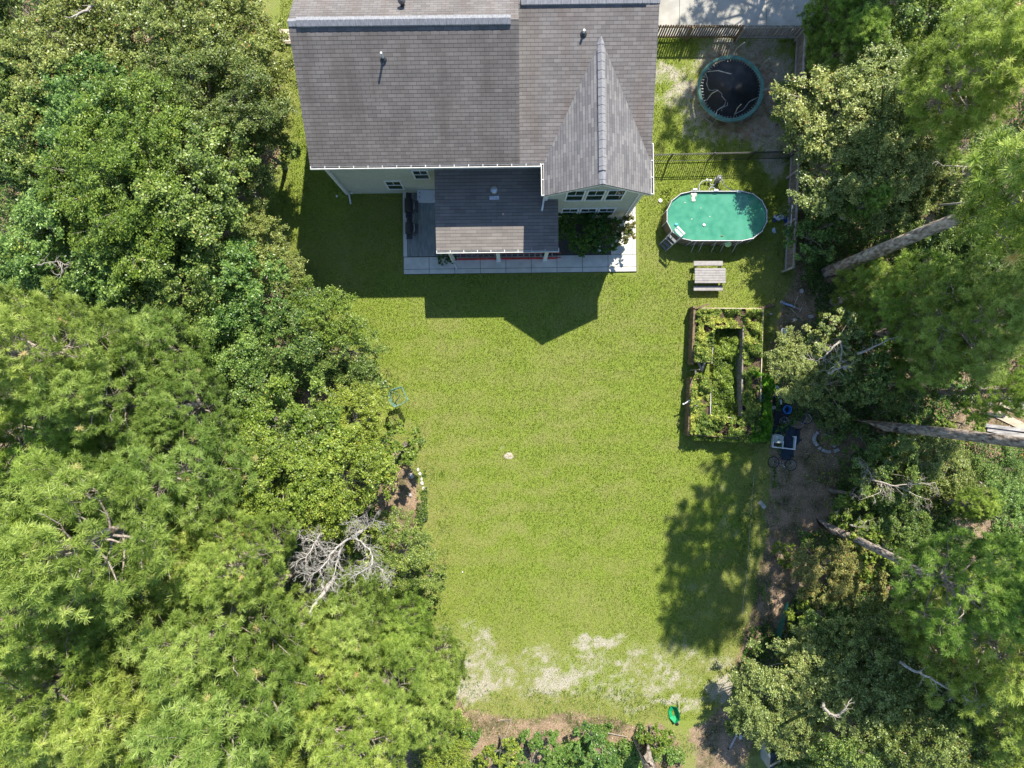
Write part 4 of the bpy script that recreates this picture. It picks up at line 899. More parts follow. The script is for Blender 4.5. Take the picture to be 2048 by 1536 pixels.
# ------------------------------------------------------------------ fences
rf = random.Random(9)
def wood_fence(a, b, label, h=1.45, gap=.135, pw=.105, inner=(0, -1), mp=CEDAR, mr=GREYW, posts=None, zig=0):
    a = Vector((*a, 0)); b = Vector((*b, 0)); d = (b - a).normalized(); L_ = (b - a).length; o = Vector((*inner, 0)); t = thing('wooden_fence', label, 'fence', a)
    mb = MB(); n = int(L_ / gap)
    for i in range(n + 1):
        p = a + d * (i * gap); hh = h + rf.uniform(-.02, .02); q = o * rf.uniform(0, .012)
        mb.beam(p + q + Vector((0, 0, .03)), p + q + Vector((rf.uniform(-.006, .006), 0, hh)), pw, .02, tuple(o)) if False else None
        c0 = p + q - d * pw / 2 * rf.uniform(.95, 1.02); c1 = p + q + d * pw / 2; th = o * .02; ln = Vector((rf.uniform(-.012, .012), 0, 0))
        vs = [c0, c1, c1 + th, c0 + th]; top = [v + ln + Vector((0, 0, hh)) for v in vs]; vs = [v + Vector((0, 0, .03)) for v in vs]
        mb.add(vs + top, [(3, 2, 1, 0), (4, 5, 6, 7), (0, 1, 5, 4), (1, 2, 6, 5), (2, 3, 7, 6), (3, 0, 4, 7)])
    mb.build('pickets', mp, t, a)
    for z in (.28, h - .14):
        r_ = MB(); r_.beam(a + o * .045 + Vector((0, 0, z)), b + o * .045 + Vector((0, 0, z)), .05, .09); r_.build('rail', mr, t, a)
    k = max(1, round(L_ / 2.4))
    for i in range(k + 1):
        p = a + d * (L_ * i / k) + o * .12; r_ = MB(); r_.box(p.x - .045, p.x + .045, p.y - .045, p.y + .045, 0, h - .02); r_.build('post', mr, t, a)
    return t
wood_fence((6.75, 18.5), (11.9, 18.5), 'gappy brown section of wooden fence with gate posts beside the house', gap=.132, pw=.080, mp=CEDARB, mr=CEDARB)
wood_fence((11.98, 18.47), (15.12, 18.47), 'grey section of wooden fence along the driveway right of the brown section', gap=.122, pw=.092)
wood_fence((15.2, 18.5), (14.58, 6.0), 'long grey wooden fence running down beside trampoline and pool', gap=.13, pw=.108, inner=(-1, 0))
def metal_fence(a, b, label, h=1.3):
    a = Vector((*a, 0)); b = Vector((*b, 0)); d = (b - a).normalized(); L_ = (b - a).length; t = thing('metal_fence', label, 'fence', a); mb = MB()
    for i in range(int(L_ / .115)):
        p = a + d * i * .115; mb.box(p.x - .012, p.x + .012, p.y - .012, p.y + .012, .04, h)
    mb.build('pickets', BLACK, t, a)
    for z in (.12, h - .18, h - .03):
        r_ = MB(); r_.beam(a + Vector((0, 0, z)), b + Vector((0, 0, z)), .025, .03); r_.build('rail', BLACK, t, a)
    for i in range(5):
        p = a + d * L_ * i / 4; r_ = MB(); r_.box(p.x - .027, p.x + .027, p.y - .027, p.y + .027, 0, h + .06); r_.build('post', BLACK, t, a)
metal_fence((6.2, 11.85), (14.75, 12.05), 'thin black metal picket fence between trampoline and pool')

# ------------------------------------------------------------------ trampoline
tc_ = (11.46, 15.47); t = thing('trampoline', 'round trampoline with green pad and bent net poles', 'trampoline', (*tc_, 0))
TM = mat('trampoline_mat', (.060, .062, .070), (.045, .047, .055), .75, 3, c3=(.15, .14, .13), c3amt=.35)
PADM = mat('green_pad', (.09, .21, .175), (.06, .15, .13), .6, 5, c3=(.22, .30, .27), c3amt=.3)
o0 = (*tc_, 0)
mb = MB(); mb.lathe((*tc_, .80), [(1.52, 0), (1.2, -.015), (.6, -.03), (.05, -.035)], 40); mb.build('jump_mat', TM, t, o0, smooth=True)
mb = MB(); nseg = 48; vs = []; fs = []
for i in range(nseg):
    a = 2 * math.pi * i / nseg; wv = .02 * math.sin(7 * a) + .015 * math.sin(17 * a); ri = 1.54 + wv
    if 2.0 < a < 3.9: ri += .05
    for r_, z in ((ri, .82), (ri + .02, .87 + wv * .3), (1.73, .88), (1.76, .82)): vs.append((tc_[0] + r_ * math.cos(a), tc_[1] + r_ * math.sin(a), z))
for i in range(nseg):
    j = (i + 1) % nseg
    for k in range(4): k2 = (k + 1) % 4; fs.append((i * 4 + k, j * 4 + k, j * 4 + k2, i * 4 + k2))
mb.add(vs, fs); mb.build('pad', PADM, t, o0)
mb = MB(); mb.ring((*tc_, .80), 1.74, .022, 48, 6); mb.build('frame', METAL, t, o0)
mb = MB()
for i in range(60):
    a = 2 * math.pi * i / 60; mb.beam((tc_[0] + 1.44 * math.cos(a), tc_[1] + 1.44 * math.sin(a), .80), (tc_[0] + 1.73 * math.cos(a), tc_[1] + 1.73 * math.sin(a), .80), .012, .012)
mb.build('springs', METAL, t, o0)
for i in range(5):
    a = 2 * math.pi * i / 5 + .3; mb = MB(); p1 = (tc_[0] + 1.72 * math.cos(a - .2), tc_[1] + 1.72 * math.sin(a - .2)); p2 = (tc_[0] + 1.72 * math.cos(a + .2), tc_[1] + 1.72 * math.sin(a + .2))
    mb.tube([(*p1, .8), (*p1, .04), (*p2, .04), (*p2, .8)], .022, 6); mb.build('leg', METAL, t, o0)
PG = mat('pole_sleeve', (.34, .35, .34), (.14, .15, .15), .6, 6)
for (bx, by), (tx, ty), zt in [((1457, 121), (1489, 85), 2.6), ((1517, 144), (1539, 117), 2.5), ((1524, 188), (1535, 179), 1.9), ((1467, 234), (1482, 209), 2.3), ((1411, 204), (1435, 181), 2.5), ((1407, 144), (1462, 148), 2.0)]:
    mb = MB(); p0 = Vector(P(bx, by, .6)); p1 = Vector(P(tx, ty, zt)); mid = p0.lerp(p1, .55) + Vector((-.05, .06, .15)); mb.tube([(p0.x, p0.y, .1), p0, mid, p1], .028, 6); mb.blob(p1, .035, .035, .035, 1, 6, 4, 0); mb.build('net_pole', PG, t, o0)
rn_ = random.Random(4); mb = MB()     # collapsed net ropes lying over the mat
for (a, b) in [((1409, 146), (1418, 180)), ((1452, 200), (1430, 232)), ((1418, 180), (1436, 181)), ((1455, 205), (1443, 222)), ((1436, 181), (1450, 200)), ((1470, 228), (1513, 196))]:
    A = Vector(P(*a, .93)); B = Vector(P(*b, .90)); mb.tube([A, A.lerp(B, .3) + Vector((.08, -.05, .06)), A.lerp(B, .7) + Vector((-.06, .04, .02)), B], .018, 5)
mb.build('fallen_net', PG, t, o0)

# ------------------------------------------------------------------ pool
pc = P(1434, 432, 1.2)[:2]; HL, HW = 2.62, 1.28; o0 = (*pc, 0)
t = thing('swimming_pool', 'oval above ground pool full of cloudy green water', 'pool', o0)
def oval(hl, hw, n=7, z=0):
    s = hl - hw * 1.04; pts = []
    for i in range(n + 1):
        a = -math.pi / 2 + math.pi * i / n; pts.append((pc[0] + s + (hl - s) * math.cos(a), pc[1] + hw * math.sin(a)))
    for i in range(n + 1):
        a = math.pi / 2 + math.pi * i / n; pts.append((pc[0] - s + (hl - s) * math.cos(a), pc[1] + hw * math.sin(a)))
    return pts
PWALL = mat('pool_wall_wicker', (.23, .185, .14), (.11, .085, .06), .8, 10, stretch=(4, 4, .3))
PRAIL = mat('pool_rail_white', (.60, .62, .64), (.42, .42, .45), .4, 6)
def band(mb, A, B, z0, z1, Az=None):
    n = len(A); vs = [(*p, z0) for p in A] + [(*p, z1) for p in B]; mb.add(vs, [(i, (i + 1) % n, n + (i + 1) % n, n + i) for i in range(n)])
mb = MB(); A = oval(HL, HW); I = oval(HL - .03, HW - .03)
band(mb, A, A, 0, 1.18); band(mb, I[::-1], I[::-1], .05, 1.18); band(mb, A, I, 1.18, 1.18)
mb.build('pool_wall', PWALL, t, o0)
LINER = mat('pool_liner', (.15, .42, .33), (.10, .34, .26), .5, 3)
mb = MB(); I2 = oval(HL - .05, HW - .05); band(mb, I2[::-1], I2[::-1], .9, 1.15); mb.build('liner', LINER, t, o0)
wm = mat('pool_water', (.075, .29, .185), (.045, .225, .14), .06, 3.0, bump=.10, spec=.6, c3=(.085, .30, .20), c3amt=.45)
mb = MB(); I3 = oval(HL - .055, HW - .055, 24); mb.prism(I3, .15, 1.08); mb.build('water', wm, t, o0)
mb = MB()
for i in range(len(A)):
    p, q = A[i], A[(i + 1) % len(A)]; mb.tube([(*p, 1.2), (*q, 1.2)], .024, 6)
mb.build('top_rail', PRAIL, t, o0)
for i, p in enumerate(A):
    mb = MB(); d = Vector((p[0] - pc[0], p[1] - pc[1])).normalized()
    mb.tube([(p[0] + d.x * .02, p[1] + d.y * .02, 1.22), (p[0] + d.x * .04, p[1] + d.y * .04, 0)], .022, 6); mb.build('upright', PRAIL, t, o0)
for i, x in enumerate((-1.05, -.65, .02, .5, 1.15)):
    for s in (-1, 1):
        mb = MB(); y = pc[1] + s * HW; mb.tube([(pc[0] + x, y + s * .02, .95), (pc[0] + x, y + s * .38, 0)], .016, 6); mb.tube([(pc[0] + x, y + s * .03, 1.15), (pc[0] + x, y + s * .03, 0)], .018, 6); mb.build('side_brace', PRAIL, t, o0)
# ladder
la = Vector(P(1352, 470, 1.2)); o1 = (la.x, la.y, 0); t = thing('pool_ladder', 'grey and white pool ladder over the lower left rim', 'ladder', o1)
dd = Vector((-.62, -.60, 0)).normalized(); ss = Vector((-dd.y, dd.x, 0))
for s in (-.25, .25):
    mb = MB(); p = la + ss * s
    mb.tube([p + dd * .62 + Vector((0, 0, -1.2)), p + dd * .12 + Vector((0, 0, .1)), p + Vector((0, 0, .55)) , p - dd * .1 + Vector((0, 0, .58)), p - dd * .26 + Vector((0, 0, .35)), p - dd * .42 + Vector((0, 0, -.5))], .022, 8); mb.build('side_rail', PRAIL, t, o1)
for i in range(4):
    f = i / 4 + .06; mb = MB(); c = la + dd * (.60 - .46 * f) + Vector((0, 0, -1.15 + 1.25 * f)); mb.beam(c - ss * .26, c + ss * .26, .13, .03); mb.build('step', mat('step_grey', (.20, .21, .22), None, .6) if i == 0 else bpy.data.materials['step_grey'], t, o1)
mb = MB(); c = la - dd * .02 + Vector((0, 0, .5)); mb.beam(c - ss * .27, c + ss * .27, .12, .035); c2 = la - dd * .26 + Vector((0, 0, .30)); mb.beam(c2 - ss * .27, c2 + ss * .27, .09, .03); mb.build('platform', WHITE, t, o1)
# pump and hoses
HOSE = mat('hose_grey', (.45, .48, .52), (.3, .32, .36), .5, 20)
pp = P(1438, 357, .3); o1 = (pp[0], pp[1], 0); t = thing('pool_pump', 'grey round filter pump with hoses behind the pool', 'pump', o1)
mb = MB(); mb.lathe((pp[0], pp[1], 0), [(.17, 0), (.17, .05), (.13, .06), (.14, .38), (.15, .40), (.13, .47), (.05, .50)], 18); mb.build('tank', mat('pump_grey', (.34, .35, .37), None, .5), t, o1)
mb = MB(); mb.ring((pp[0], pp[1], .50), .08, .018, 14, 5); mb.build('cap', BLACK, t, o1)
def pxt(L, z, r, m, name, t, o1):
    mb = MB(); pts = [Vector(P(a, b, z if not isinstance(z, list) else z[i])) for i, (a, b) in enumerate(L)]
    q = []
    for i in range(len(pts) - 1):
        p0 = pts[max(i - 1, 0)]; p1 = pts[i]; p2 = pts[i + 1]; p3 = pts[min(i + 2, len(pts) - 1)]
        for k in range(5):
            s = k / 5; q.append(.5 * ((2 * p1) + (p2 - p0) * s + (2 * p0 - 5 * p1 + 4 * p2 - p3) * s * s + (3 * p1 - p0 - 3 * p2 + p3) * s ** 3))
    q.append(pts[-1]); mb.tube(q, r, 7); return mb.build(name, m, t, o1, smooth=True)
pxt([(1443, 359), (1450, 371), (1462, 379), (1476, 382)], [.4, .35, .6, 1.0], .024, HOSE, 'hose', t, o1)
pxt([(1433, 362), (1430, 369), (1423, 370), (1419, 365), (1418, 361)], .12, .022, HOSE, 'hose', t, o1)
pxt([(1413, 361), (1404, 363), (1398, 372), (1399, 380)], [.2, .2, .5, 1.0], .022, HOSE, 'hose', t, o1)
pxt([(1417, 381), (1421, 375), (1427, 375), (1433, 381)], [.9, .9, .9, 1.0], .022, HOSE, 'hose', t, o1)
mb = MB()
for a in ((1414, 360), (1421, 361)): p = P(*a, .2); mb.blob(p, .075, .075, .08, 2, 10, 6, .05)
mb.build('valve', WHITE, t, o1)
mb = MB()
for a in ((1390, 379), (1432, 381), (1478, 383)): p = P(*a, 1.2); mb.box(p[0] - .11, p[0] + .11, p[1] - .05, p[1] + .05, 1.05, 1.26)
mb.build('skimmer', PRAIL, t, o1)

def simple(name, mb, m, label, cat, group=None, **k):
    xs_ = [v[0] for v in mb.v]; ys_ = [v[1] for v in mb.v]; zs_ = [v[2] for v in mb.v]; c = ((min(xs_) + max(xs_)) / 2, (min(ys_) + max(ys_)) / 2, min(zs_))
    o = mb.build(name, m, None, c, **k); o.location = c; return tag(o, label, cat, group)
# floating things
FOAM = mat('foam_cream', (.75, .70, .55), (.6, .55, .42), .8)
mb = MB(); c = P(1387, 392, 1.1)
for i, (a, b) in enumerate([(0, 0), (.08, .12), (-.06, .10), (-.02, -.12), (.0, -.22), (.06, .02)]): mb.blob((c[0] + a, c[1] + b, 1.10), .10, .09, .04, i, 9, 5)
simple('float_toy', mb, FOAM, 'cream coloured toy floating near the upper left rim of the pool', 'toy')
c = P(1408, 450, 1.1); mb = MB(); mb.lathe((c[0], c[1], 1.06), [(.075, 0), (.08, .05), (.06, .08), (.02, .09)], 14); simple('chlorine_float', mb, WHITE, 'small round white float on the pool water', 'pool float')
c = P(1453.5, 489, .6); mb = MB(); mb.lathe((0, 0, 0), [(.17, 0), (.175, .02), (.15, .035), (.05, .04)], 22); o = simple('flying_disc', mb, mat('disc_lime', (.50, .75, .35), None, .4), 'pale green disc hanging on the lower wall of the pool', 'toy'); o.location = (c[0], c[1] - .03, .85); o.rotation_euler = (R(48), 0, 0)
c = P(1352, 449, 1.1); mb = MB(); mb.blob((c[0], c[1], 1.12), .09, .07, .05, 5); simple('float_toy', mb, mat('toy_cyan', (.15, .55, .65), None, .4), 'small cyan toy beside the pool ladder', 'toy')
c = P(1444, 472, 1.1); mb = MB(); mb.blob((c[0], c[1], 1.10), .07, .035, .02, 5); simple('floating_leaf', mb, mat('leaf_wet', (.16, .17, .05), None, .5), 'olive leaf cluster floating near the lower rim of the pool', 'leaf')
for i_, (px_, py_, l_) in enumerate([(1384, 438, 'tiny pale leaf on the water left of the round float'), (1402, 416, 'tiny pale leaf on the water in the middle of the pool'), (1370, 405, 'tiny pale leaf under the cream toy'), (1420, 433, 'tiny pale leaf right of the round float'), (1485, 470, 'tiny brown leaf in the lower right of the water'), (1500, 410, 'tiny brown leaf in the shaded right end of the water')]):
    c = P(px_, py_, 1.1); mb = MB(); mb.blob((c[0], c[1], 1.085), .035, .02, .008, i_, 7, 4, .3); simple('floating_leaf', mb, FOAM if i_ < 4 else bpy.data.materials['leaf_wet'], l_, 'leaf')
c = P(1321, 401, .05); mb = MB(); mb.lathe((c[0], c[1], .02), [(.10, 0), (.11, .03), (.10, .05), (.03, .055)], 14); simple('white_disc', mb, WHITE, 'round white lid lying on the grass between house and pool', 'lid')
TARPW = mat('plastic_pale', (.62, .68, .78), (.42, .50, .66), .5, 10, bump=.5); TARPB = mat('plastic_blue', (.06, .12, .32), (.03, .05, .14), .5, 8, bump=.5)
c = P(1557, 435); mb = MB(); mb.blob((c[0], c[1], .08), .26, .17, .10, 8, 12, 6, .3); simple('plastic_sheet', mb, TARPW, 'crumpled pale sheet between pool and wooden fence', 'sheet')
c = P(1549, 441); mb = MB(); mb.blob((c[0], c[1], .05), .11, .09, .05, 9, 10, 5, .3); simple('plastic_bag', mb, TARPB, 'small blue bag beside the crumpled pale sheet', 'bag')
c = P(1547, 461); mb = MB(); mb.blob((c[0], c[1], .05), .10, .15, .06, 12, 10, 5, .35); simple('plastic_bag', mb, TARPW, 'small pale bag below the crumpled sheet by the pool', 'bag')
c = P(1574, 440); mb = MB()
for i in range(5): mb.ring((c[0] + .01 * i, c[1] - .01 * i, .04 + i * .05), .17 - .008 * i, .024, 20, 6, sy=1.5)
simple('coiled_hose', mb, mat('hose_blue', (.02, .07, .30), (.01, .04, .18), .4), 'dark blue coiled pool hose against the wooden fence', 'hose')
mb = MB(); mb.tube([P(1584, 414, 1.35), P(1579, 494, 1.1)], .022, 8); mb.tube([P(1585, 411, 1.3), P(1585, 416, 1.4)], .04, 8); simple('pool_pole', mb, WHITE, 'long white pool pole leaning along the wooden fence', 'pole')
# ------------------------------------------------------------------ picnic table
c = P(1419, 552, .6); o1 = (c[0], c[1], 0); t = thing('picnic_table', 'grey plastic picnic table with two benches below the pool', 'picnic table', o1)
PLS = mat('plastic_taupe', (.34, .32, .31), (.27, .25, .245), .55, 6); PLSD = mat('plastic_brown', (.10, .09, .085), None, .6)
mb = MB()
for i in range(6): y = c[1] - .39 + i * .132; mb.box(c[0] - .81, c[0] + .81, y, y + .122, .69, .74)
mb.build('tabletop', PLS, t, o1, bevel=.008)
for s in (-1, 1):
    mb = MB(); y = c[1] + s * .66 + .03; mb.box(c[0] - .80, c[0] + .76, y - .13, y + .13, .40, .46); mb.build('bench', PLS, t, o1, bevel=.03)
    if s < 0: mb = MB(); mb.box(c[0] - .80, c[0] + .76, y + .131, y + .16, .36, .44); mb.build('bench_edge', PLSD, t, o1)
for s in (-1, 1):
    mb = MB(); x = c[0] + s * .66
    mb.tube([(x, c[1] - .36, .68), (x, c[1] - .60, .02)], .028, 8); mb.tube([(x, c[1] + .36, .68), (x, c[1] + .60, .02)], .028, 8); mb.tube([(x, c[1] - .76, .37), (x, c[1] + .80, .37)], .028, 8); mb.build('leg_frame', PLSD, t, o1)
# ------------------------------------------------------------------ patio things
def smoker(px, py, label, L_, r, seed):
    c = P(px, py, .9); o1 = (c[0], c[1], 0); t = thing('barrel_grill', label, 'grill', o1, group='black barrel grills on the patio')
    x, y = c[0], c[1]
    mb = MB(); prof = []; n = 18; mb.tube([(x, y - L_ / 2, .85), (x, y - L_ / 2 + .03, .85), (x, y + L_ / 2 - .03, .85), (x, y + L_ / 2, .85)], [r * .9, r, r, r * .9], 20); mb.build('barrel', BLACK, t, o1, smooth=False)
    mb = MB(); mb.tube([(x, y + L_ / 2 + .001, .8), (x, y + L_ / 2 + .30, .8)], r * .72, 16); mb.tube([(x - .02, y + L_ / 2 + .18, .9), (x - .02, y + L_ / 2 + .18, 1.3)], .05, 10); mb.build('firebox', BLACK, t, o1)
    mb = MB(); mb.tube([(x + r + .02, y - .18, .95), (x + r + .09, y - .18, .97), (x + r + .09, y + .18, .97), (x + r + .02, y + .18, .95)], .014, 6); mb.build('handle', METAL, t, o1)
    mb = MB()
    for i in range(7): mb.box(x + r + .03 + i * .035, x + r + .05 + i * .035, y - L_ * .40, y + L_ * .40, .70, .72)
    mb.box(x + r + .0, x + r + .28, y - L_ * .42, y - L_ * .40, .69, .73); mb.box(x + r, x + r + .28, y + L_ * .40, y + L_ * .42, .69, .73); mb.build('shelf', DGREY, t, o1)
    mb = MB(); mb.box(x - r * .8, x + r * .8, y - L_ / 2 - .24, y - L_ / 2 - .01, .72, .75); mb.build('side_shelf', DGREY, t, o1)
    for sx in (-1, 1):
        for sy in (-1, 1):
            mb = MB(); mb.tube([(x + sx * r * .6, y + sy * L_ * .38, .62), (x + sx * (r + .03), y + sy * L_ * .42, .12)], .018, 6); mb.build('leg', BLACK, t, o1)
    for sx in (-1, 1):
        mb = MB(); mb.tube([(x + sx * (r + .02), y + L_ * .42, .21), (x + sx * (r + .06), y + L_ * .42, .21)], .10, 12); mb.build('wheel', BLACK, t, o1)
smoker(817, 411, 'larger black barrel grill with silver handle nearest to the house wall', .72, .215, 1)
smoker(818, 456, 'smaller black barrel grill on the patio edge below the larger one', .62, .20, 2)
c = P(860, 390, .5); mb = MB(); mb.box(-4.97, -3.9, 9.66, 10.2, .11, .62); t = simple('deck_box', mb, mat('resin_white', (.60, .63, .68), (.5, .53, .58), .5), 'white plastic storage box half under the patio roof', 'storage box')
t.location.x -= .0
g = MB(); g.box(-4.99, -3.88, 9.63, 10.21, .621, .67)
lid = g.build('lid', mat('resin_lid', (.66, .69, .74), (.58, .60, .66), .45), t, t.location); 
for q in (9.84, 10.06):
    g = MB(); g.tube([(-4.86, q, .67), (-4.86, q, .685)], .03, 10); g.build('hinge', BLACK, t, t.location)
RED = mat('fibreglass_red', (.72, .08, .06), (.36, .04, .03), .5, 6)
mb = MB(); xa, xb = P(903, 511, .15)[0], P(1122, 511, .15)[0]; ya = P(0, 519.5, .15)[1]; o1 = (xa, ya, .09); t = thing('extension_ladder', 'long red extension ladder lying beside the patio posts', 'ladder', o1); ang = R(.7)
for k, (z, off, x1_, x2_) in enumerate([(.13, 0, xa, xb - .25), (.22, .03, xa + .35, xb)]):
    mb = MB()
    for s in (0, .33 - .06 * k): mb.beam((x1_, ya + off + s, z), (x2_, ya + off + s + (x2_ - x1_) * .012, z), .035, .08)
    mb.build('side_rail', RED, t, o1)
    mb = MB(); n = int((x2_ - x1_) / .305)
    for i in range(n): x = x1_ + .15 + i * .305; mb.tube([(x, ya + off + (x - x1_) * .012, z), (x, ya + off + .33 - .06 * k + (x - x1_) * .012, z)], .016, 6)
    mb.build('rungs', METAL, t, o1)
# potted greenery by the downspout, shrubs under the gable windows
broad(885, 512, .62, .34, SHRUB, 'leafy weed clump at the foot of the patio downspout', BS[1], name='potted_plant', cat='plant')
broad(903, 519, .5, .22, SHRUB, 'small dark weed right of the patio downspout foot', BS[0], name='potted_plant', cat='plant')
for q in [(1140, 455, 1.5, .86, SHRUB, 'shaded shrub under the gable windows, the one nearest the patio roof'), (1168, 468, 1.6, .86, SHRUB, 'shaded shrub under the gable windows, second from the patio roof'),
          (1203, 458, 1.7, .92, SHRUB, 'shaded shrub under the gable windows, third from the patio roof'), (1225, 472, 1.6, .75, SHRUB, 'shaded shrub beside the golden corner shrub'), (1246, 458, 1.9, .66, SHRUBY, 'golden leaved shrub at the sunlit house corner'),
          (1178, 436, 1.3, .55, SHRUB, 'shaded low shrub tight against the gable wall')]:
    broad(*q, proto=BS[rt.randint(0, 1)], name='shrub', cat='shrub')
mb = MB(); c = P(1180, 499, .4); o1 = (c[0], c[1], 0.09); t = thing('garden_bench', 'black garden bench in the shade below the shrubs', 'bench', o1)
for i in range(5): mb.box(c[0] - .45, c[0] + .40, c[1] - .17 + i * .085, c[1] - .105 + i * .085, .44, .47)
mb.build('seat', BLACK, t, (c[0], c[1], .09))
mb = MB(); mb.box(c[0] - .45, c[0] + .40, c[1] + .27, c[1] + .31, .50, .85); mb.build('backrest', BLACK, t, (c[0], c[1], .09))
for sx in (-.42, .36):
    mb = MB(); mb.box(c[0] + sx - .02, c[0] + sx + .02, c[1] - .18, c[1] - .14, .09, .66); mb.box(c[0] + sx - .02, c[0] + sx + .02, c[1] + .26, c[1] + .30, .09, .5); mb.box(c[0] + sx - .02, c[0] + sx + .02, c[1] - .18, c[1] + .27, .64, .67); mb.build('armrest', BLACK, t, (c[0], c[1], .09))
mb = MB(); c = P(1197, 497, .4)
for i in range(4): a = Vector((c[0] - .10 + .06 * i, c[1] - .14, .45)); mb.beam(a, a + Vector((-.06, .30, .25)), .035, .02)
mb.beam((c[0] - .18, c[1] + .14, .68), (c[0] + .10, c[1] + .16, .70), .03, .02); mb.beam((c[0] - .14, c[1] - .14, .44), (c[0] + .12, c[1] - .14, .44), .03, .02); mb.beam((c[0] - .12, c[1] - .1, .09), (c[0] - .12, c[1] - .1, .45), .03, .03); mb.beam((c[0] + .1, c[1] - .1, .09), (c[0] + .1, c[1] - .1, .45), .03, .03)
simple('folding_chair', mb, WHITE, 'small white slatted chair at the right end of the garden bench', 'chair')
mb = MB(); c = P(569, 75); mb.box(c[0] - .32, c[0] + .6, c[1] - .38, c[1] + .38, 0, .14); mb.box(c[0] - .22, c[0] + .6, c[1] - .30, c[1] + .32, .141, .18); simple('utility_pad', mb, PINEW, 'tan slab box on the lawn partly under the left roof edge', 'utility box')
mb = MB(); c = P(674, 393); mb.lathe((c[0], c[1], .01), [(.06, 0), (.06, .05), (.04, .07), (.02, .08)], 12); simple('drain_cap', mb, PVC, 'small grey cap in the shaded grass beside the house corner', 'drain cap')
mb = MB(); pts = [P(722, 386, .06), P(735, 389, .05), P(755, 392, .04), P(775, 396, .04), P(800, 397, .05), P(812, 396, .12)]; mb.tube(pts, .013, 5); simple('garden_hose', mb, mat('hose_yellow', (.40, .36, .06), None, .6), 'thin yellow hose along the foot of the rear wall', 'hose')
# ------------------------------------------------------------------ raised beds
BZ = .95
o1 = (*P(1450, 745)[:2], 0); t = thing('raised_bed', 'large wooden U shaped raised garden bed overgrown with weeds', 'raised bed', o1)
def plank(a, b, name='board', z0=0, z1=BZ, th=.045, m=CEDARB, z=None):
    A = P(*a, z1); B = P(*b, z1); mb = MB(); zc = (z0 + z1) / 2
    mb.beam((A[0], A[1], zc), (B[0], B[1], zc), th, z1 - z0); return mb.build(name, m, t, o1)
plank((1390, 618), (1385, 727), 'outer_board', th=.13); plank((1383, 757), (1378, 868), 'outer_board', th=.12)
plank((1390, 616), (1526, 617), 'outer_board', m=PINEW); plank((1527, 616), (1520, 829), 'outer_board', m=PINEW); plank((1379, 869), (1470, 876), 'outer_board'); plank((1470, 876), (1530, 882), 'outer_board')
plank((1428, 651), (1487, 652), 'inner_board'); plank((1428, 651), (1424, 727), 'inner_board', m=GREYW); plank((1422, 760), (1421, 832), 'inner_board', m=GREYW)
plank((1487, 652), (1483, 833), 'inner_board', th=.07, m=CEDAR); plank((1421, 832), (1470, 836), 'inner_board', m=PINEW); plank((1385, 725), (1407, 723), 'inner_board'); plank((1393, 757), (1423, 760), 'inner_board')
for a in ((1388, 614), (1526, 616), (1385, 727), (1383, 757), (1378, 870), (1525, 880), (1428, 651), (1487, 652), (1405, 724)):
    A = P(*a, 1.0); mb = MB(); mb.box(A[0] - .05, A[0] + .05, A[1] - .05, A[1] + .05, 0, 1.02); mb.build('corner_post', CEDARB, t, o1)
for a, zt in (((1385, 740), 1.9), ((1379, 810), 2.0)):
    A = P(*a, .5); mb = MB(); mb.box(A[0] - .03, A[0] + .03, A[1] - .03, A[1] + .03, 0, zt); mb.build('stake', CEDAR, t, o1)
for (a, b) in (((1390, 740), (1393, 752)), ((1396, 724), (1404, 740)), ((1410, 722), (1404, 742))):
    A = P(*a, .8); B = P(*b, .5); mb = MB(); mb.beam(A, B, .10, .03); mb.build('loose_board', GREYW, t, o1)
SOIL = mat('soil', (.12, .085, .055), (.05, .035, .022), .95, 12, bump=.8)
def soilp(pts, z): 
    mb = MB(); mb.prism([P(*q, z)[:2] for q in pts][::-1], .01, z); mb.build('soil', SOIL, t, o1)
soilp([(1391, 619), (1524, 619), (1523, 650), (1391, 650)], .80); soilp([(1489, 652), (1523, 652), (1519, 828), (1484, 828)], .81); soilp([(1391, 652), (1426, 652), (1423, 722), (1388, 722)], .79)
soilp([(1382, 762), (1419, 762), (1419, 832), (1380, 832)], .78); soilp([(1381, 838), (1520, 840), (1520, 872), (1381, 866)], .80)
simple('wall_lamp', MB().blob(P(1367, 808, .9), .06, .05, .06, 1).tube([P(1370, 807, .9), P(1380, 800, .95)], .03, 6), WHITE, 'black and white spotlight clipped to the outer side of the raised bed', 'lamp')
mb = MB(); mb.beam(P(1515, 618, .08), P(1550, 609, .08), .14, .05); simple('plank', mb, CEDARB, 'brown plank sticking out at the top right corner of the raised bed', 'plank')
mb = MB(); mb.beam(P(1390, 617, 1.0), P(1418, 608, 1.0), .09, .04); simple('plank', mb, CEDARB, 'brown plank resting on the top left corner of the raised bed', 'plank')
WEED = leafmat('weed_leaf', (0.086, 0.137, 0.028), (0.255, 0.356, 0.065), (0.624, 0.616, 0.141), (0.750, 0.551, 0.280), .04)
VINE = leafmat('vine_leaf', (0.044, 0.120, 0.010), (0.132, 0.320, 0.020), (0.264, 0.500, 0.040))
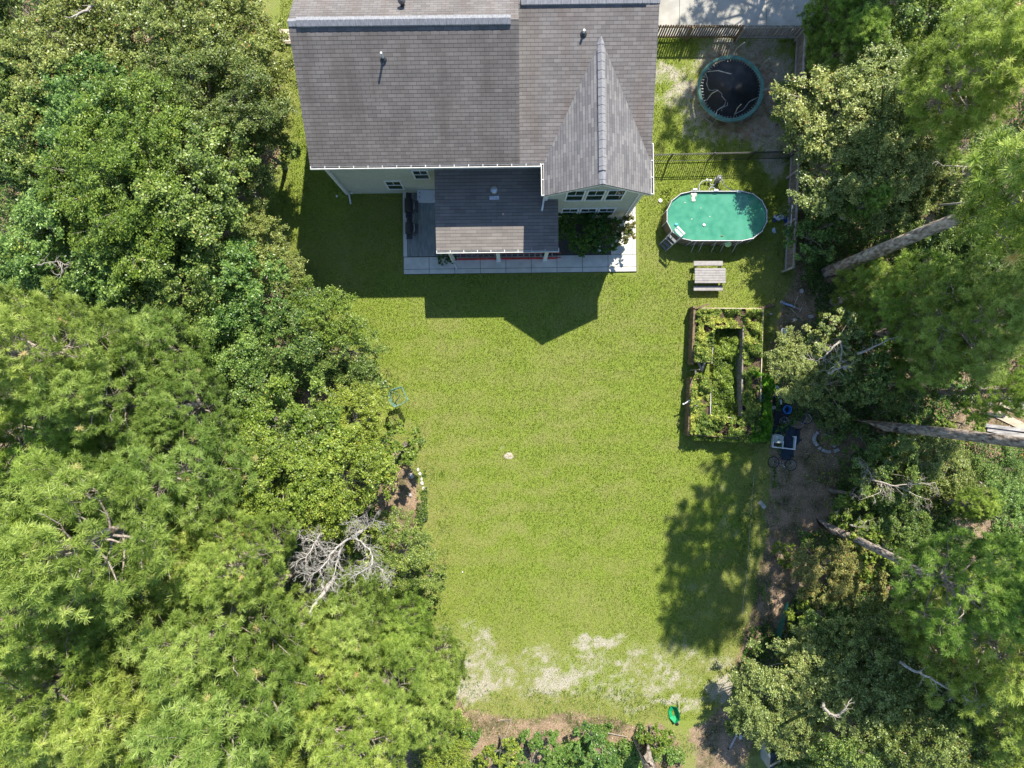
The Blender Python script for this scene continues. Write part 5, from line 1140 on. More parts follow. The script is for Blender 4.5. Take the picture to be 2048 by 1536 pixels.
def weeds(name, pts, n, z, hmax, label, m=WEED, size=(.05, .12), seed=5, thr=.0):
    poly = pts; xs_ = [p[0] for p in pts]; ys_ = [p[1] for p in pts]; rg = np.random.RandomState(seed)
    x = rg.uniform(min(xs_), max(xs_), n); y = rg.uniform(min(ys_), max(ys_), n)
    k = (polyd(x, y, poly) > 0) & (fbm(x, y, 24, seed, 3) > thr); x = x[k]; y = y[k]; n = len(x)
    q = fbm(x, y, 22, seed + 9, 3); zz = z + np.clip((q - .3) * 2.2, .05, 1.1) * hmax * (1 - .9 * rg.rand(n) ** 2)
    kk = (H - zz) / FP; C = np.stack([(x - 1024) * kk, (768 - y) * kk, zz], 1)
    N = rg.normal(size=(n, 3)) * .6; N[:, 2] += .9
    V, F = leafquads(C, N, rg.uniform(*size, n), rg, .5)
    tint = np.clip(rg.rand(n) * .75 + (fbm(x, y, 22, seed + 4) - .5) * 1.5 + .1, 0, .94); tint[rg.rand(n) < .02] = .99
    return tag(link(name, npmesh(name, V, F, m, tint)), label, 'weeds', kind='stuff')
weeds('bed_weeds', [(1391, 618), (1526, 618), (1521, 878), (1380, 868), (1383, 760), (1395, 745), (1423, 760), (1421, 830), (1484, 832), (1487, 656), (1430, 656), (1424, 724), (1388, 724)], 60000, .72, .75, 'tangled green weeds filling the raised bed', seed=5, thr=.27, size=(.05, .15))
weeds('courtyard_weeds', [(1430, 656), (1484, 656), (1481, 830), (1423, 830)], 14000, .05, .6, 'yellow green tall weeds in the middle of the raised bed', m=YELLG, seed=8)
weeds('vine_growth', [(1500, 740), (1545, 752), (1552, 775), (1542, 800), (1546, 850), (1540, 882), (1500, 884), (1505, 850), (1525, 835), (1528, 770), (1500, 765)], 15000, .5, .7, 'bright green vine spilling over the right side of the raised bed', m=VINE, seed=6)
weeds('edge_vine', [(1385, 866), (1460, 868), (1540, 874), (1540, 888), (1385, 880)], 3500, .6, .4, 'yellow green vine along the bottom board of the raised bed', m=YELLG, seed=12)
weeds('grass_clumps', [(835, 935), (852, 935), (856, 1035), (842, 1060), (832, 1040)], 2500, 0, .35, 'bright grass clumps along the left edge of the lawn', m=GREEN, seed=14, thr=.4)
weeds('path_weeds', [(1500, 980), (1560, 1000), (1560, 1330), (1500, 1330), (1480, 1150)], 5500, 0, .3, 'scattered green weeds along the path at the right edge of the lawn', m=GREEN, seed=15, thr=.58)
weeds('path_weeds', [(1530, 590), (1640, 570), (1620, 660), (1560, 780), (1530, 790)], 3200, 0, .25, 'small weeds on the brown ground right of the raised bed', m=GREEN, seed=17, thr=.52)
weeds('path_weeds', [(1600, 890), (1690, 850), (1700, 960), (1640, 1040), (1560, 1180), (1590, 960)], 5200, 0, .3, 'yellow green weeds on the brown ground around the fire ring', m=YELLG, seed=18, thr=.55)
weeds('pool_weeds', [(1320, 380), (1345, 372), (1338, 420), (1325, 440)], 700, 0, .25, 'weeds growing at the upper left foot of the pool', m=YELLG, seed=16)

# ------------------------------------------------------------------ bicycles (lying on the ground)
TYRE = mat('rubber', (.02, .02, .022), None, .85); RIM = mat('rim_alloy', (.60, .60, .60), None, .35, metal=.6)
def bicycle(c, ang, fr, label, wb=.93, r=.28, tilt=(0, 0), z=.06, extra=None):
    t = thing('bicycle', label, 'bicycle', (c[0], c[1], z), 0, 'bicycles lying by the raised bed', rot=(tilt[0], tilt[1], ang))
    for s in (-1, 1):
        mb = MB(); mb.ring((s * wb / 2, 0, 0), r, .024, 32, 6); w_ = mb.build('wheel', TYRE, t)
        mb = MB(); mb.ring((s * wb / 2, 0, 0), r - .032, .012, 32, 4); mb.build('rim', RIM, w_)
        mb = MB(); mb.tube([(s * wb / 2, 0, -.05), (s * wb / 2, 0, .05)], .025, 8)
        for i in range(14): a = 2 * math.pi * i / 14; mb.tube([(s * wb / 2, 0, .02 * (-1) ** i), (s * wb / 2 + (r - .04) * math.cos(a), (r - .04) * math.sin(a), 0)], .0022, 3, False)
        mb.build('spokes', RIM, w_)
    B = (-.02, -.03, 0); S = (-.14, .36, 0); Hd = (.32, .38, 0); Hb = (.36, .26, 0)
    mb = MB()
    for a, b in ((B, S), (S, Hd), (B, Hb), (Hd, Hb), ((-wb / 2, 0, .05), B), ((-wb / 2, 0, .05), S), (Hb, (wb / 2, 0, .05)), (Hb, (wb / 2, 0, -.05))): mb.tube([a, b], .017, 6)
    mb.build('frame', fr, t)
    mb = MB(); mb.tube([Hd, (.30, .46, 0)], .014, 6); mb.tube([(.24, .50, .28), (.29, .47, .1), (.30, .46, 0), (.29, .47, -.04)], .012, 6); mb.build('handlebar', BLACK, t)
    mb = MB(); mb.tube([S, (-.17, .46, 0)], .013, 6); mb.blob((-.20, .48, 0), .13, .03, .06, 2, 10, 6, .05); mb.build('saddle', BLACK, t)
    mb = MB(); mb.ring((B[0], B[1], .04), .09, .008, 20, 4); mb.tube([B, (.10, -.14, .06)], .012, 5); mb.box(.07, .15, -.17, -.12, .04, .10); mb.tube([B, (-.13, .10, -.05)], .012, 5); mb.build('crankset', RIM, t)
    return t
bicycle((P(1563.5, 927)[0], P(0, 927)[1]), R(-9), BLACK, 'black bicycle lying flat below the white frame box', wb=.94)
bicycle((P(1589, 838)[0], P(0, 840)[1]), R(8), mat('paint_mauve', (.30, .26, .29), None, .4), 'mauve grey bicycle lying upside down above the dark tarp', wb=1.2, r=.29, z=.12, tilt=(R(170), 0))
def wheelonly(px, py, r, label):
    c = P(px, py, .1); t = thing('bicycle_part', label, 'bicycle', (c[0], c[1], .1), 0)
# white frame box with tarp
TARP = mat('tarp_navy', (.022, .045, .075), (.010, .020, .035), .55, 5, bump=1.0, bdist=.1)
def sheet(name, pts, label, m, z=.02, amp=.10, seed=1, cat='tarp'):
    xs_ = [p[0] for p in pts]; ys_ = [p[1] for p in pts]; nx_ = 26; X, Y = np.meshgrid(np.linspace(min(xs_), max(xs_), nx_), np.linspace(min(ys_), max(ys_), nx_))
    D = polyd(X + (vnoise(X, Y, 8, seed) - .5) * 8, Y + (vnoise(X, Y, 8, seed + 1) - .5) * 8, pts); Z = z + fbm(X, Y, 14, seed, 3) * amp; mb = MB(); ids = {}
    for j in range(nx_):
        for i in range(nx_):
            if D[j, i] > 0: ids[(i, j)] = len(mb.v); mb.v.append(P(X[j, i], Y[j, i], Z[j, i])[:2] + (Z[j, i],))
    for (i, j) in ids:
        if (i + 1, j) in ids and (i, j + 1) in ids and (i + 1, j + 1) in ids: mb.f.append((ids[(i, j)], ids[(i, j + 1)], ids[(i + 1, j + 1)], ids[(i + 1, j)]))
    o = simple(name, mb, m, label, cat, smooth=True); s = o.modifiers.new('thickness', 'SOLIDIFY'); s.thickness = .012; s.offset = 1; return o
sheet('tarp', [(1544, 850), (1575, 846), (1602, 858), (1604, 880), (1588, 900), (1592, 918), (1562, 920), (1556, 900), (1545, 885)], 'crumpled dark navy tarp under the white frame box', TARP, seed=3)
sheet('tarp', [(1546, 790), (1562, 782), (1575, 800), (1580, 830), (1566, 850), (1546, 850)], 'black tarp beneath the buckets right of the raised bed', mat('tarp_black', (.02, .022, .03), None, .6, bump=.8), seed=9)
c = P(1568.5, 883, .25); o1 = (c[0], c[1], 0); t = thing('frame_box', 'white open frame box with a grey lid in it, lying on the dark tarp', 'frame box', (c[0], c[1], .08), R(-6))
def fb(x0, x1, y0, y1, z0, z1, name='board', m=WHITE): mb = MB(); mb.box(x0, x1, y0, y1, z0, z1); mb.build(name, m, t)
fb(-.62, -.57, -.38, .30, 0, .24); fb(.55, .60, -.38, .34, 0, .24); fb(-.569, .549, -.38, -.33, 0, .238); fb(-.09, -.05, -.329, .02, 0, .23); fb(.46, .549, .28, .33, 0, .236)
fb(-.569, -.091, -.329, .30, .0, .02, 'floor', BLACK)
mb = MB(); mb.prism([(-.60, -.05), (-.5, -.12), (-.12, -.10), (-.08, .02), (-.08, .26), (-.2, .33), (-.58, .36)][::1], .20, .25); mb.build('lid', mat('resin_sage', (.40, .45, .42), (.3, .34, .32), .6), t)
mb = MB(); mb.tube([(-.32, .08, .25), (-.32, .08, .262)], .035, 10); mb.build('hole_ring', BLACK, t)
# loose things
def pot(px, py, r, h, m, label, cat, name='bucket'):
    c = P(px, py, h); mb = MB(); mb.lathe((c[0], c[1], .01), [(r * .8, 0), (r, h), (r * 1.06, h), (r * 1.06, h - .02), (r * .93, h - .02), (r * .75, .03)], 16); return simple(name, mb, m, label, cat)
BLUE = mat('plastic_bright_blue', (.04, .22, .60), (.03, .16, .45), .35)
pot(1556, 791, .15, .25, mat('plastic_lilac', (.55, .60, .75), None, .4), 'pale lilac round tub on the black tarp', 'tub')
pot(1548, 815, .09, .22, WHITE, 'small white bucket beside the vine', 'bucket')
mb = MB(); c = P(1560, 804, .2); mb.box(c[0] - .08, c[0] + .08, c[1] - .14, c[1] + .14, .02, .3); simple('jug', mb, mat('plastic_cloudy', (.55, .57, .55), None, .4), 'cloudy white jug between the lilac tub and the bicycle', 'jug', bevel=.03)
mb = MB(); c = P(1575, 819, .3); mb.lathe((c[0], c[1], .02), [(.18, 0), (.22, .28), (.235, .30), (.20, .30), (.17, .06)], 18); simple('tub', mb, BLUE, 'blue tub half under the oak by the upper bicycle', 'tub')
mb = MB(); mb.tube([P(1523, 803, .15), P(1525, 797, .18), P(1528, 790, .28), P(1530, 783, .34)], [.07, .09, .10, .07], 10); simple('toy_slide', mb, BLUE, 'bright blue toy in the sunlit gap right of the raised bed', 'toy')
mb = MB(); c = P(1527, 818, .1); mb.box(c[0] - .12, c[0] + .12, c[1] - .12, c[1] + .14, .01, .12); simple('crate', mb, mat('plastic_teal', (.04, .20, .17), None, .5), 'dark teal crate below the bright blue toy', 'crate', bevel=.02)
mb = MB(); c = P(1553, 775, .05); mb.blob((c[0], c[1], .06), .16, .09, .07, 4, 10, 6, .35); simple('plastic_bag', mb, TARPW, 'pale crumpled bag above the lilac tub', 'bag')
mb = MB(); c = P(1570, 662, .12); n = 20
for k, (rr, z) in enumerate([(1, .02)]): pass
pts = []
def rrect(hx, hy, r_, n=5):
    q = []
    for cx, cy, a0 in ((hx - r_, hy - r_, 0), (-hx + r_, hy - r_, 90), (-hx + r_, -hy + r_, 180), (hx - r_, -hy + r_, 270)):
        for i in range(n + 1): a = R(a0 + 90 * i / n); q.append((cx + r_ * math.cos(a), cy + r_ * math.sin(a)))
    return q
a_ = rrect(.20, .16, .07); b_ = rrect(.155, .115, .05); n = len(a_)
vs = [(c[0] + x * .9, c[1] + y * .9, .02) for x, y in a_] + [(c[0] + x, c[1] + y, .16) for x, y in a_] + [(c[0] + x, c[1] + y, .16) for x, y in b_] + [(c[0] + x * .9, c[1] + y * .9, .05) for x, y in b_]
mb.add(vs, [(k * n + i, k * n + (i + 1) % n, (k + 1) * n + (i + 1) % n, (k + 1) * n + i) for k in range(3) for i in range(n)] + [tuple(3 * n + i for i in range(n))])
simple('basin', mb, WHITE, 'white rectangular basin lying right of the raised bed', 'basin')
t = thing('scooter', 'blue and white kick scooter lying under two crossed sticks', 'scooter', (*P(1582, 612)[:2], 0)); o1 = (*P(1582, 612)[:2], 0)
mb = MB(); mb.beam(P(1566, 606, .08), P(1585, 612, .08), .10, .03); mb.build('deck', mat('deck_blue', (.20, .30, .62), (.5, .55, .7), .4, 14), t, o1)
mb = MB(); mb.tube([P(1585, 612, .1), P(1601, 619, .12)], .016, 6); mb.tube([P(1604, 614, .12), P(1599, 624, .12)], .014, 6); mb.build('handlebar', METAL, t, o1)
for q in ((1563, 604), (1588, 614)):
    c = P(*q, .07); mb = MB(); mb.ring(c, .05, .015, 14, 5); mb.build('wheel', WHITE, t, o1)
for i, (a, b, l) in enumerate([((1596, 592), (1585, 618), 'straight pale stick lying across the scooter'), ((1580, 616), (1606, 641), 'second pale stick running down from the scooter')]):
    mb = MB(); mb.tube([P(*a, .14), P(*b, .05)], [.02, .016], 6); simple('stick', mb, PINEW, l, 'stick')
STONE = mat('stone_pale', (.55, .52, .50), (.38, .35, .33), .9, 6, bump=.5)
for px, py, a, b, l in [(1603, 582, .11, .14, 'lone pale stone below the end of the wooden fence'), (1621, 633, .16, .10, 'flat pale stone right of the crossed sticks'), (1588, 640, .13, .11, 'greyish broken stone between basin and sticks'), (1541, 628, .10, .05, 'small bluish stone at the top right of the raised bed')]:
    c = P(px, py); mb = MB(); mb.blob((c[0], c[1], .03), a, b, .05, px, 9, 6, .2); simple('stone', mb, STONE, l, 'stone')
BLOCK = mat('block_concrete', (.50, .49, .50), (.34, .33, .34), .9, 8, bump=.4)
# fire ring: left arc and right pieces
ring = [(1633, 866), (1629, 870), (1627, 875), (1627, 880), (1629, 885), (1632, 889), (1638, 896), (1645, 900), (1651, 902), (1657, 903)]
for i, (px, py) in enumerate(ring):
    c = P(px, py); a = math.atan2(-(py - 882), px - 1650); t = thing('ring_block', ['uppermost', 'second', 'third', 'fourth', 'fifth', 'sixth', 'seventh', 'eighth', 'ninth', 'lowest'][i] + ' grey block of the broken fire ring, counted from its top end', 'block', (c[0], c[1], 0), a, 'grey blocks of the broken fire ring')
    mb = MB(); mb.box(-.075, .075, -.068, .068, 0, .14 + .01 * (i % 3)); mb.build('block', BLOCK, t, bevel=.015)
for px, py, a, l in [(1654, 870, .3, 'tipped grey block inside the upper part of the fire ring'), (1666, 878, .9, 'larger pale block at the right side of the fire ring'), (1668, 889, 1.2, 'grey block half hidden right of the fire ring'), (1672, 900, .5, 'lowest pale block right of the fire ring')]:
    c = P(px, py); mb = MB(); mb.prism([(c[0] + x * math.cos(a) - y * math.sin(a), c[1] + x * math.sin(a) + y * math.cos(a)) for x, y in ((-.15, -.08), (.15, -.1), (.12, .08), (-.12, .1))], 0, .13); simple('concrete_block', mb, BLOCK, l, 'block', bevel=.015)
# lawn edging stones, left
for i, (px, py) in enumerate([(836, 940), (840, 948), (843, 958), (844, 967), (847, 977), (849, 1038)]):
    c = P(px, py); mb = MB(); mb.blob((c[0], c[1], .03), .07 + .02 * (i % 2), .11, .06, i, 9, 6, .2); simple('edging_stone', mb, mat('stone_white', (.68, .66, .60), (.5, .47, .42), .9) if i == 0 else bpy.data.materials['stone_white'], ['first', 'second', 'third', 'fourth', 'lowest'][min(i, 4)] + ' white edging stone from the top in the row along the left lawn edge' if i < 5 else 'single white stone below the row of edging stones', 'stone', 'white edging stones' if i < 5 else None)
c = P(822, 952); mb = MB(); mb.blob((c[0], c[1], .05), .16, .14, .12, 31, 10, 6, .2); simple('stone', mb, STONE, 'pale rock in the shade left of the edging stones', 'stone')
c = P(820, 990); mb = MB(); mb.blob((c[0], c[1], .05), .10, .10, .07, 33, 10, 6, .2); simple('stone', mb, STONE, 'pale rock on the brown bank below the bright bush', 'stone')
c = P(1018, 912); mb = MB(); mb.blob((c[0], c[1], -.01), .26, .2, .05, 35, 14, 6, .2); simple('ant_mound', mb, mat('sand_mound', (.48, .42, .34), (.34, .29, .22), .95, 12, bump=.6), 'small sandy ant mound in the middle of the lawn', 'mound')
c = P(925, 1144); mb = MB(); mb.blob((c[0], c[1], .03), .04, .04, .04, 36, 8, 5, .1); simple('ball', mb, WHITE, 'tiny white ball on the lawn right of the dead tree', 'ball')
mb = MB(); mb.beam(P(1519, 1003, .03), P(1530, 1016, .03), .2, .03); simple('plank', mb, GREYW, 'short grey board at the edge of the shaded lawn below the bicycles', 'plank')
mb = MB(); mb.tube([P(1508, 950, .03), P(1504, 1000, .02), P(1499, 1070, .02), P(1496, 1120, .02), P(1492, 1150, .03), P(1494, 1158, .02), P(1489, 1180, .02), P(1484, 1230, .02)], .006, 4); simple('cord', mb, PVC, 'thin white cord along the right edge of the lawn', 'cord')
# ------------------------------------------------------------------ green net on a pole
c = P(794, 807); o1 = (c[0], c[1], 0); t = thing('garden_net', 'green net hung from a bent frame on a thin pole', 'net', o1)
mb = MB(); mb.tube([(c[0], c[1], 0), (c[0] + .02, c[1], 1.0), P(801, 790, 1.9)], .018, 6); mb.build('pole', BLACK, t, o1)
top = [P(*q, 1.9) for q in ((779, 781), (790, 777), (803, 773), (809, 786), (816, 800), (803, 808), (789, 814), (780, 806), (777, 796))]
NETM = mat('net_green', (.07, .20, .15), (.22, .36, .31), .6, 5)
mb = MB()
for i in range(len(top)): mb.tube([top[i], top[(i + 1) % len(top)]], .018, 5)
for i in (0, 4, 6): mb.tube([P(801, 790, 1.9), top[i]], .008, 5)
mb.build('frame', NETM, t, o1)
mb = MB(); m_ = len(top); cc = Vector((sum(p[0] for p in top) / m_, sum(p[1] for p in top) / m_, 0)); rn2 = random.Random(3); N_ = 72
def edge(f):
    f = f % 1 * m_; i = int(f) % m_; return Vector(top[i]).lerp(Vector(top[(i + 1) % m_]), f - int(f))
lev = [0, .10, .2, .32, .45]
grid = [[edge(i / N_).lerp(Vector((cc.x, cc.y, 1.9)), .22 * d + rn2.uniform(-.03, .03)) - Vector((0, 0, d)) for d in lev] for i in range(N_)]
for i in range(N_):
    for k in range(5):
        if k < 4: mb.tube([grid[i][k], grid[i][k + 1]], .009, 3, False); mb.tube([grid[i][k], grid[(i + 1) % N_][k + 1]], .009, 3, False)
        mb.tube([grid[i][k], grid[(i + 1) % N_][k]], .009, 3, False)
mb.build('mesh_net', NETM, t, o1)
mb = MB()
for q, g_ in ((0, (781, 800)), (4, (818, 802)), (6, (800, 812))): mb.tube([top[q], P(*g_, 0)], .008, 4)
for i in range(12):
    f = i / 12; a = Vector(top[4]).lerp(Vector(top[7]), f); b = Vector(P(818, 802)).lerp(Vector(P(783, 806)), f); mb.tube([a, b], .0035, 3)
mb.build('guy_cord', BLACK, t, o1)
# green netting right
mb = MB(); A0 = [Vector(P(1577, 1205, .8)), Vector(P(1570, 1240, .8)), Vector(P(1563, 1270, .7)), Vector(P(1558, 1308, .6))]; A1 = [Vector(P(1572, 1207, .0)), Vector(P(1558, 1240, 0)), Vector(P(1550, 1270, 0)), Vector(P(1541, 1304, 0))]
def lerpL(L, f): f *= len(L) - 1; i = min(int(f), len(L) - 2); return L[i].lerp(L[i + 1], f - i)
for i in range(70):
    f = i / 69; mb.tube([lerpL(A0, f), lerpL(A1, f)], .006, 3, False)
for k in range(12):
    g_ = k / 11; mb.tube([lerpL(A0, i / 12).lerp(lerpL(A1, i / 12), g_) for i in range(13)], .006, 3, False)
simple('plastic_netting', mb, mat('netting_green', (.03, .22, .15), (.02, .15, .10), .6), 'drooping green plastic netting beside the yellowish bush', 'netting')
# ------------------------------------------------------------------ wheelbarrow
c = P(1349, 1430, .3); t = thing('wheelbarrow', 'green wheelbarrow tipped on its side at the sandy edge', 'wheelbarrow', (c[0], c[1], .26), 0, rot=(R(0), R(-38), R(4)))
GTUB = mat('tub_green', (.01, .34, .13), (.008, .26, .10), .35, 4); 
outl = [(-.20, .40), (.20, .34), (.31, .0), (.26, -.28), (.0, -.46), (-.26, -.28), (-.31, .0)]; outl = [(-.16, .42), (.16, .42), (.31, .10), (.28, -.24), (0, -.46), (-.28, -.24), (-.31, .10)][::-1]
n = len(outl); vs = [(x * .55, y * .55 - .02, -.24) for x, y in outl] + [(x, y, .0) for x, y in outl] + [(x * 1.06, y * 1.05, .0) for x, y in outl] + [(x * .60, y * .60 - .02, -.26) for x, y in outl]
mb = MB(); mb.add(vs, [tuple(reversed(range(n)))] + [(k * n + i, k * n + (i + 1) % n, (k + 1) * n + (i + 1) % n, (k + 1) * n + i) for k in range(3) for i in range(n)] + [tuple(3 * n + i for i in range(n))]); mb.build('tub', GTUB, t)
for s in (-1, 1):
    mb = MB(); mb.beam((s * .08, -.55, -.28), (s * .26, .78, -.20), .04, .04); mb.build('handle', PINEW if s > 0 else BLACK, t)
    mb = MB(); mb.tube([(s * .2, .25, -.28), (s * .2, .28, -.52), (s * .2, .05, -.52), (s * .16, -.1, -.28)], .014, 6); mb.build('leg', BLACK, t)
mb = MB(); mb.ring((0, -.52, -.34), .15, .045, 20, 8, nrm=(1, 0, 0)); w_ = mb.build('wheel', TYRE, t); mb = MB(); mb.tube([(-.05, -.52, -.34), (.05, -.52, -.34)], .07, 12); mb.build('rim', RIM, w_)
# tools
mb = MB(); o1 = (*P(1470, 1465)[:2], 0); t = thing('golf_cart_bag', 'light push cart with two thin chrome tubes lying on the shaded ground', 'hand cart', o1); t.name = 'hand_cart'
for s in (0, 2.2): mb = MB(); mb.tube([P(1475 + s, 1464, .2), P(1459 + s, 1496, .05)], .013, 6); mb.build('tube', METAL, t, o1)
mb = MB(); mb.blob(P(1474, 1453, .15), .11, .12, .08, 4, 10, 6, .2); mb.tube([P(1465, 1458, .1), P(1469, 1450, .15)], .03, 6); mb.build('head', mat('head_grey', (.55, .52, .56), (.3, .28, .3), .5, 12), t, o1)
mb = MB(); mb.blob(P(1481, 1474, .1), .10, .14, .07, 6, 10, 6, .1); mb.build('pan', mat('pan_pale', (.55, .60, .60), None, .5), t, o1)
mb = MB(); mb.blob(P(1475, 1464, .12), .05, .09, .05, 2); mb.blob(P(1457, 1498, .06), .05, .05, .05, 2); mb.build('joint', BLACK, t, o1)
# shed at the bottom edge
A = P(1557, 1518, 1.6); o1 = (A[0], A[1], 0); t = thing('garden_shed', 'small dark roofed shed at the bottom edge of the photo', 'shed', o1)
mb = MB(); mb.box(A[0] - .36, A[0] + .42, A[1] - .75, A[1] + .32, 0, 1.45); mb.build('walls', mat('shed_wall', (.40, .42, .42), None, .8), t, o1)
mb = MB(); mb.add([(A[0] - .42, A[1] - .85, 1.46), (A[0] + .50, A[1] - .85, 1.46), (A[0] + .50, A[1] + .42, 1.66), (A[0] - .42, A[1] + .42, 1.66), (A[0] - .42, A[1] - .85, 1.52), (A[0] + .50, A[1] - .85, 1.52), (A[0] + .50, A[1] + .42, 1.72), (A[0] - .42, A[1] + .42, 1.72)], [(0, 3, 2, 1), (4, 5, 6, 7), (0, 1, 5, 4), (1, 2, 6, 5), (2, 3, 7, 6), (3, 0, 4, 7)]); mb.build('roof', mat('felt_dark', (.055, .062, .075), (.035, .04, .05), .85, 14), t, o1)
mb = MB(); mb.prism([P(1539, 1505, 1.5)[:2], P(1545, 1525, 1.5)[:2], P(1543, 1526, 1.5)[:2]][::-1], 1.1, 1.55); mb.build('side_flap', WHITE, t, o1)
mb = MB(); mb.beam(P(1540, 1532, 1.7), P(1561, 1521, 1.9), .08, .05); simple('plank', mb, PINEW, 'tan board lying on the dark shed roof', 'plank')
# lumber stack, right
GB = mat('board_grey', (.42, .40, .39), (.22, .20, .19), .9, 8, stretch=(.3, 1, 1)); rb = random.Random(8)
for i, (a, b, w_, z, l) in enumerate([((1985, 789), (2060, 815), .30, .12, 'topmost board of the stack at the right edge, slanting down to the right'), ((2000, 805), (2080, 835), .34, .10, 'second slanting board of the stack at the right edge'),
        ((1985, 793), (1983, 812), .16, .3, 'pale short board standing at the left end of the stack'), ((1966, 826), (2010, 832), .16, .14, 'dark grey board left in the middle of the stack'), ((1990, 826), (2080, 870), .4, .05, 'wide tan board under the middle of the stack'),
        ((1968, 850), (2060, 862), .18, .16, 'grey board above the long bare trunk'), ((1975, 856), (2075, 880), .34, .06, 'wide pale board right above the long bare trunk'), ((1978, 788), (1978, 810), .10, .2, 'bluish short board left of the pale short one')]):
    mb = MB(); mb.beam(P(*a, z), P(*b, z), w_, .05); simple('board', mb, [GB, PINEW, GB, DGREY, PINEW, GB, GB, GREYW][i], l, 'board', bevel=.004)
mb = MB(); mb.beam(P(2003, 766, .2), P(1999, 790, .2), .14, .05); simple('board', mb, mat('board_rust', (.42, .19, .08), None, .8), 'rusty orange board at the top of the stack', 'board')
# fallen branches at the lower lawn edge
for pts, l in [([(1000, 1440), (1022, 1440), (1012, 1470), (1008, 1478)], 'forked fallen branch at the bottom edge left of the middle'), ([(1215, 1466), (1235, 1470), (1255, 1474)], 'short fallen branch left of the thick trunk'), ([(1150, 1500), (1158, 1530), (1156, 1545)], 'thin stick standing out of the scrub at the bottom edge'), ([(1400, 1175), (1520, 1060)], None)]:
    if l: mb = MB(); mb.tube([P(*q, .1) for q in pts], [.028] + [.018] * (len(pts) - 1), 6); mb.tube([P(*pts[1], .1), P(pts[1][0] + 8, pts[1][1] - 10, .2)], .012, 5); simple('fallen_branch', mb, TWIG, l, 'branch')
# ------------------------------------------------------------------ bleached dead tree and bare limbs
def twigs(mb, p, d, L_, r, depth, rg, up=.1):
    pts = [p]; q = p
    for i in range(3):
        d = (d + Vector((rg.gauss(0, .28), rg.gauss(0, .28), rg.gauss(0, .15) + up * .3))).normalized(); q = q + d * L_ / 3; pts.append(q)
    mb.tube(pts, [r, r * .85, r * .7, r * .5], 5, False)
    if depth:
        for i in range(rg.choice([3, 4])):
            s = rg.uniform(.25, 1); k = min(2, int(s * 3)); b = pts[k].lerp(pts[k + 1], s * 3 - k); ax = (d + Vector((rg.gauss(0, .8), rg.gauss(0, .8), rg.gauss(0, .35)))).normalized()
            twigs(mb, b, ax, L_ * rg.uniform(.45, .75), r * .55, depth - 1, rg)
def bare_tree(label, base, limbs, m, zt, depth=2, trunk=.1, tl=.6, tr=.02, name='dead_tree', seed=1, every=1, to=None):
    B = P(*base); o1 = (B[0], B[1], 0); t = thing(name, label, 'tree', o1); rg = random.Random(seed)
    mb = MB(); top_ = Vector(P(*(to or limbs[0][0][0]), zt)); mb.tube([Vector(B), Vector(B).lerp(top_, .5) + Vector((.1, -.1, 0)), top_], [trunk * 1.3, trunk, trunk * .8], 10); mb.build('trunk', m, t, o1, smooth=True)
    for k, (L_, r0) in enumerate(limbs):
        mb = MB(); n = len(L_); pts = [Vector(P(*q, zt + .25 * i + rg.uniform(-.1, .1))) for i, q in enumerate(L_)]
        fine_ = []; 
        for i in range(n - 1):
            for s in (0, .33, .66): fine_.append(pts[i].lerp(pts[i + 1], s) + Vector((rg.uniform(-.04, .04), rg.uniform(-.04, .04), 0)) * (1 if s else 0))
        fine_.append(pts[-1]); rad = [r0 * (1 - .75 * i / (len(fine_) - 1)) for i in range(len(fine_))]; mb.tube(fine_, rad, 7)
        for i in range(2 if k == 0 else 1, len(fine_)):
            for q in range(every):
                d = (fine_[i] - fine_[i - 1]).normalized(); side = Vector((-d.y, d.x, .2)) * rg.choice([-1, 1]); twigs(mb, fine_[i], (d * .6 + side * rg.uniform(.4, 1)).normalized(), tl * rg.uniform(.6, 1.2), tr, depth, rg)
        mb.build('limb', m, t, o1, smooth=True)
    return t
bare_tree('bleached white dead tree between the pines and the lawn', (764, 1018), [([(703, 1076), (680, 1090), (663, 1106), (655, 1122), (640, 1138), (620, 1152), (606, 1146)], .055), ([(703, 1076), (722, 1082), (738, 1098), (745, 1112), (744, 1128), (726, 1142), (706, 1152)], .045),
   ([(655, 1112), (640, 1095), (622, 1080), (600, 1075)], .045), ([(650, 1060), (636, 1075), (625, 1095), (612, 1115), (596, 1120)], .05), ([(680, 1098), (676, 1120), (668, 1150), (662, 1170)], .04), ([(715, 1078), (712, 1060), (706, 1045)], .03), ([(715, 1068), (735, 1055), (748, 1040)], .03),
   ([(744, 1128), (765, 1140), (778, 1150)], .025), ([(640, 1138), (648, 1160), (640, 1178)], .03)], PALE, 7.2, depth=2, trunk=.10, tl=.46, tr=.011, seed=3, every=2)
t_ = bare_tree('leaning white trunk poking out of the pines below the dead tree', (700, 1110), [([(658, 1168), (640, 1195), (622, 1222), (602, 1242)], .11)], PALE, 7.5, depth=1, tl=.4, tr=.012, trunk=.08, seed=4)
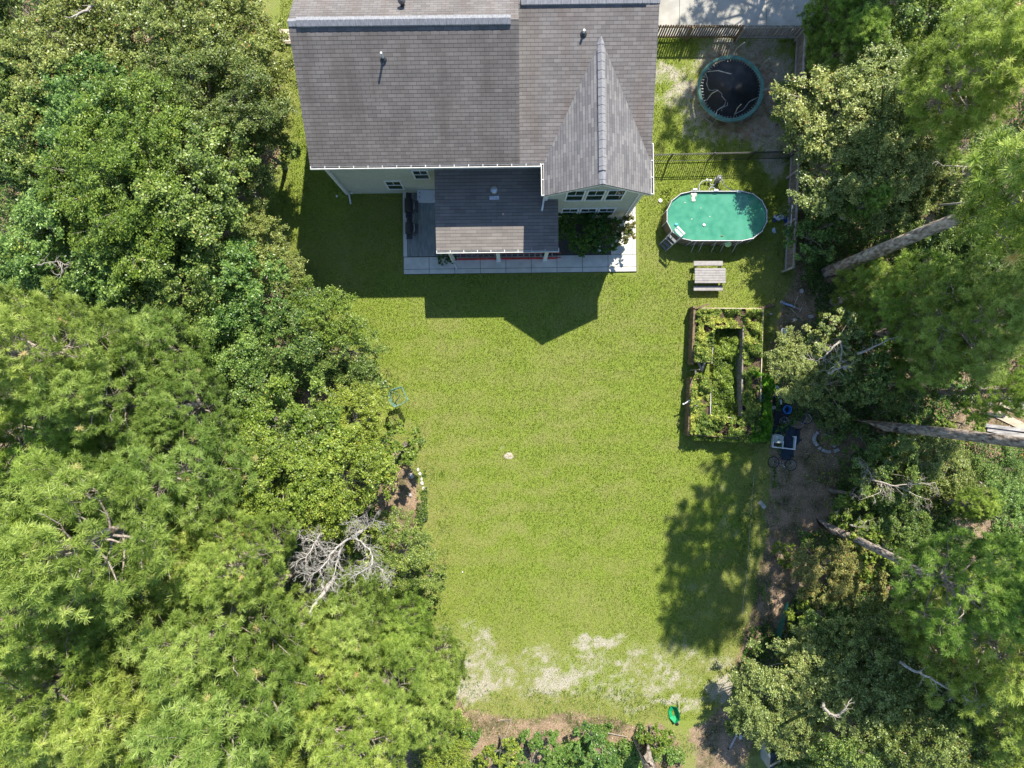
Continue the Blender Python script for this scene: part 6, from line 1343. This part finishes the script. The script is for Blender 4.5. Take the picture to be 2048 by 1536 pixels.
bare_tree('bent grey leafless tree right of the raised bed with the long straight limb', (1680, 740), [([(1656, 746), (1675, 738), (1700, 730)], .07), ([(1714, 708), (1745, 695), (1770, 683), (1800, 672)], .06), ([(1681, 682), (1665, 695), (1650, 712), (1636, 722), (1616, 719)], .055), ([(1681, 682), (1684, 700), (1680, 722), (1656, 742)], .04)], TWIG, 5.6, depth=1, trunk=.09, tl=.35, tr=.012, seed=5, to=(1690, 735))
bare_tree('grey leafless twiggy tree right of the stone ring', (1745, 940), [([(1745, 960), (1765, 965), (1790, 972), (1830, 968), (1870, 965)], .05), ([(1745, 960), (1740, 945), (1735, 930)], .035), ([(1765, 965), (1760, 985), (1720, 1000)], .03), ([(1790, 972), (1830, 990), (1860, 1000)], .03)], TWIG, 4.4, depth=2, trunk=.06, tl=.5, tr=.011, seed=6)
bare_tree('long pale leafless limb crossing the bottom right oaks', (1760, 1290), [([(1814, 1334), (1840, 1345), (1870, 1362), (1910, 1385), (1945, 1405), (1970, 1425)], .06)], PALE, 7.4, depth=1, trunk=.08, tl=.4, tr=.012, seed=7)
bare_tree('curved grey limb in the bottom right oaks', (1640, 1380), [([(1647, 1415), (1660, 1428), (1675, 1430), (1690, 1418), (1697, 1404)], .08)], TWIG, 7.1, depth=0, trunk=.08, tl=.3, seed=8)
bare_tree('bleached forked twigs in the grey green tree at the left edge', (160, 520), [([(75, 530), (95, 525), (115, 522), (130, 530)], .03), ([(115, 522), (125, 540), (122, 550)], .02)], TWIG, 8.8, depth=1, trunk=.04, tl=.35, tr=.012, seed=9, to=(130, 530))
bare_tree('pale bare limb at the top edge of the left wood', (330, 150), [([(190, 2), (178, 16), (160, 26), (140, 36)], .08)], TWIG, 8.6, depth=0, trunk=.05, tl=.3, seed=10)
bare_tree('forked pale dead limb in the pine at the upper right', (1800, 410), [([(1985, 400), (1978, 365), (1962, 335)], .07), ([(1974, 330), (1950, 332), (1885, 331)], .05), ([(1962, 335), (1950, 300), (1935, 290)], .04)], TWIG, 10.5, depth=1, trunk=.05, tl=.4, tr=.012, seed=11, to=(1985, 400))
bare_tree('white twigs left of the long bare trunk at the right side', (1720, 1045), [([(1700, 1050), (1720, 1055), (1735, 1040)], .03), ([(1750, 1090), (1770, 1095), (1785, 1110)], .025)], TWIG, 3.8, depth=2, trunk=.04, tl=.35, tr=.009, seed=12)
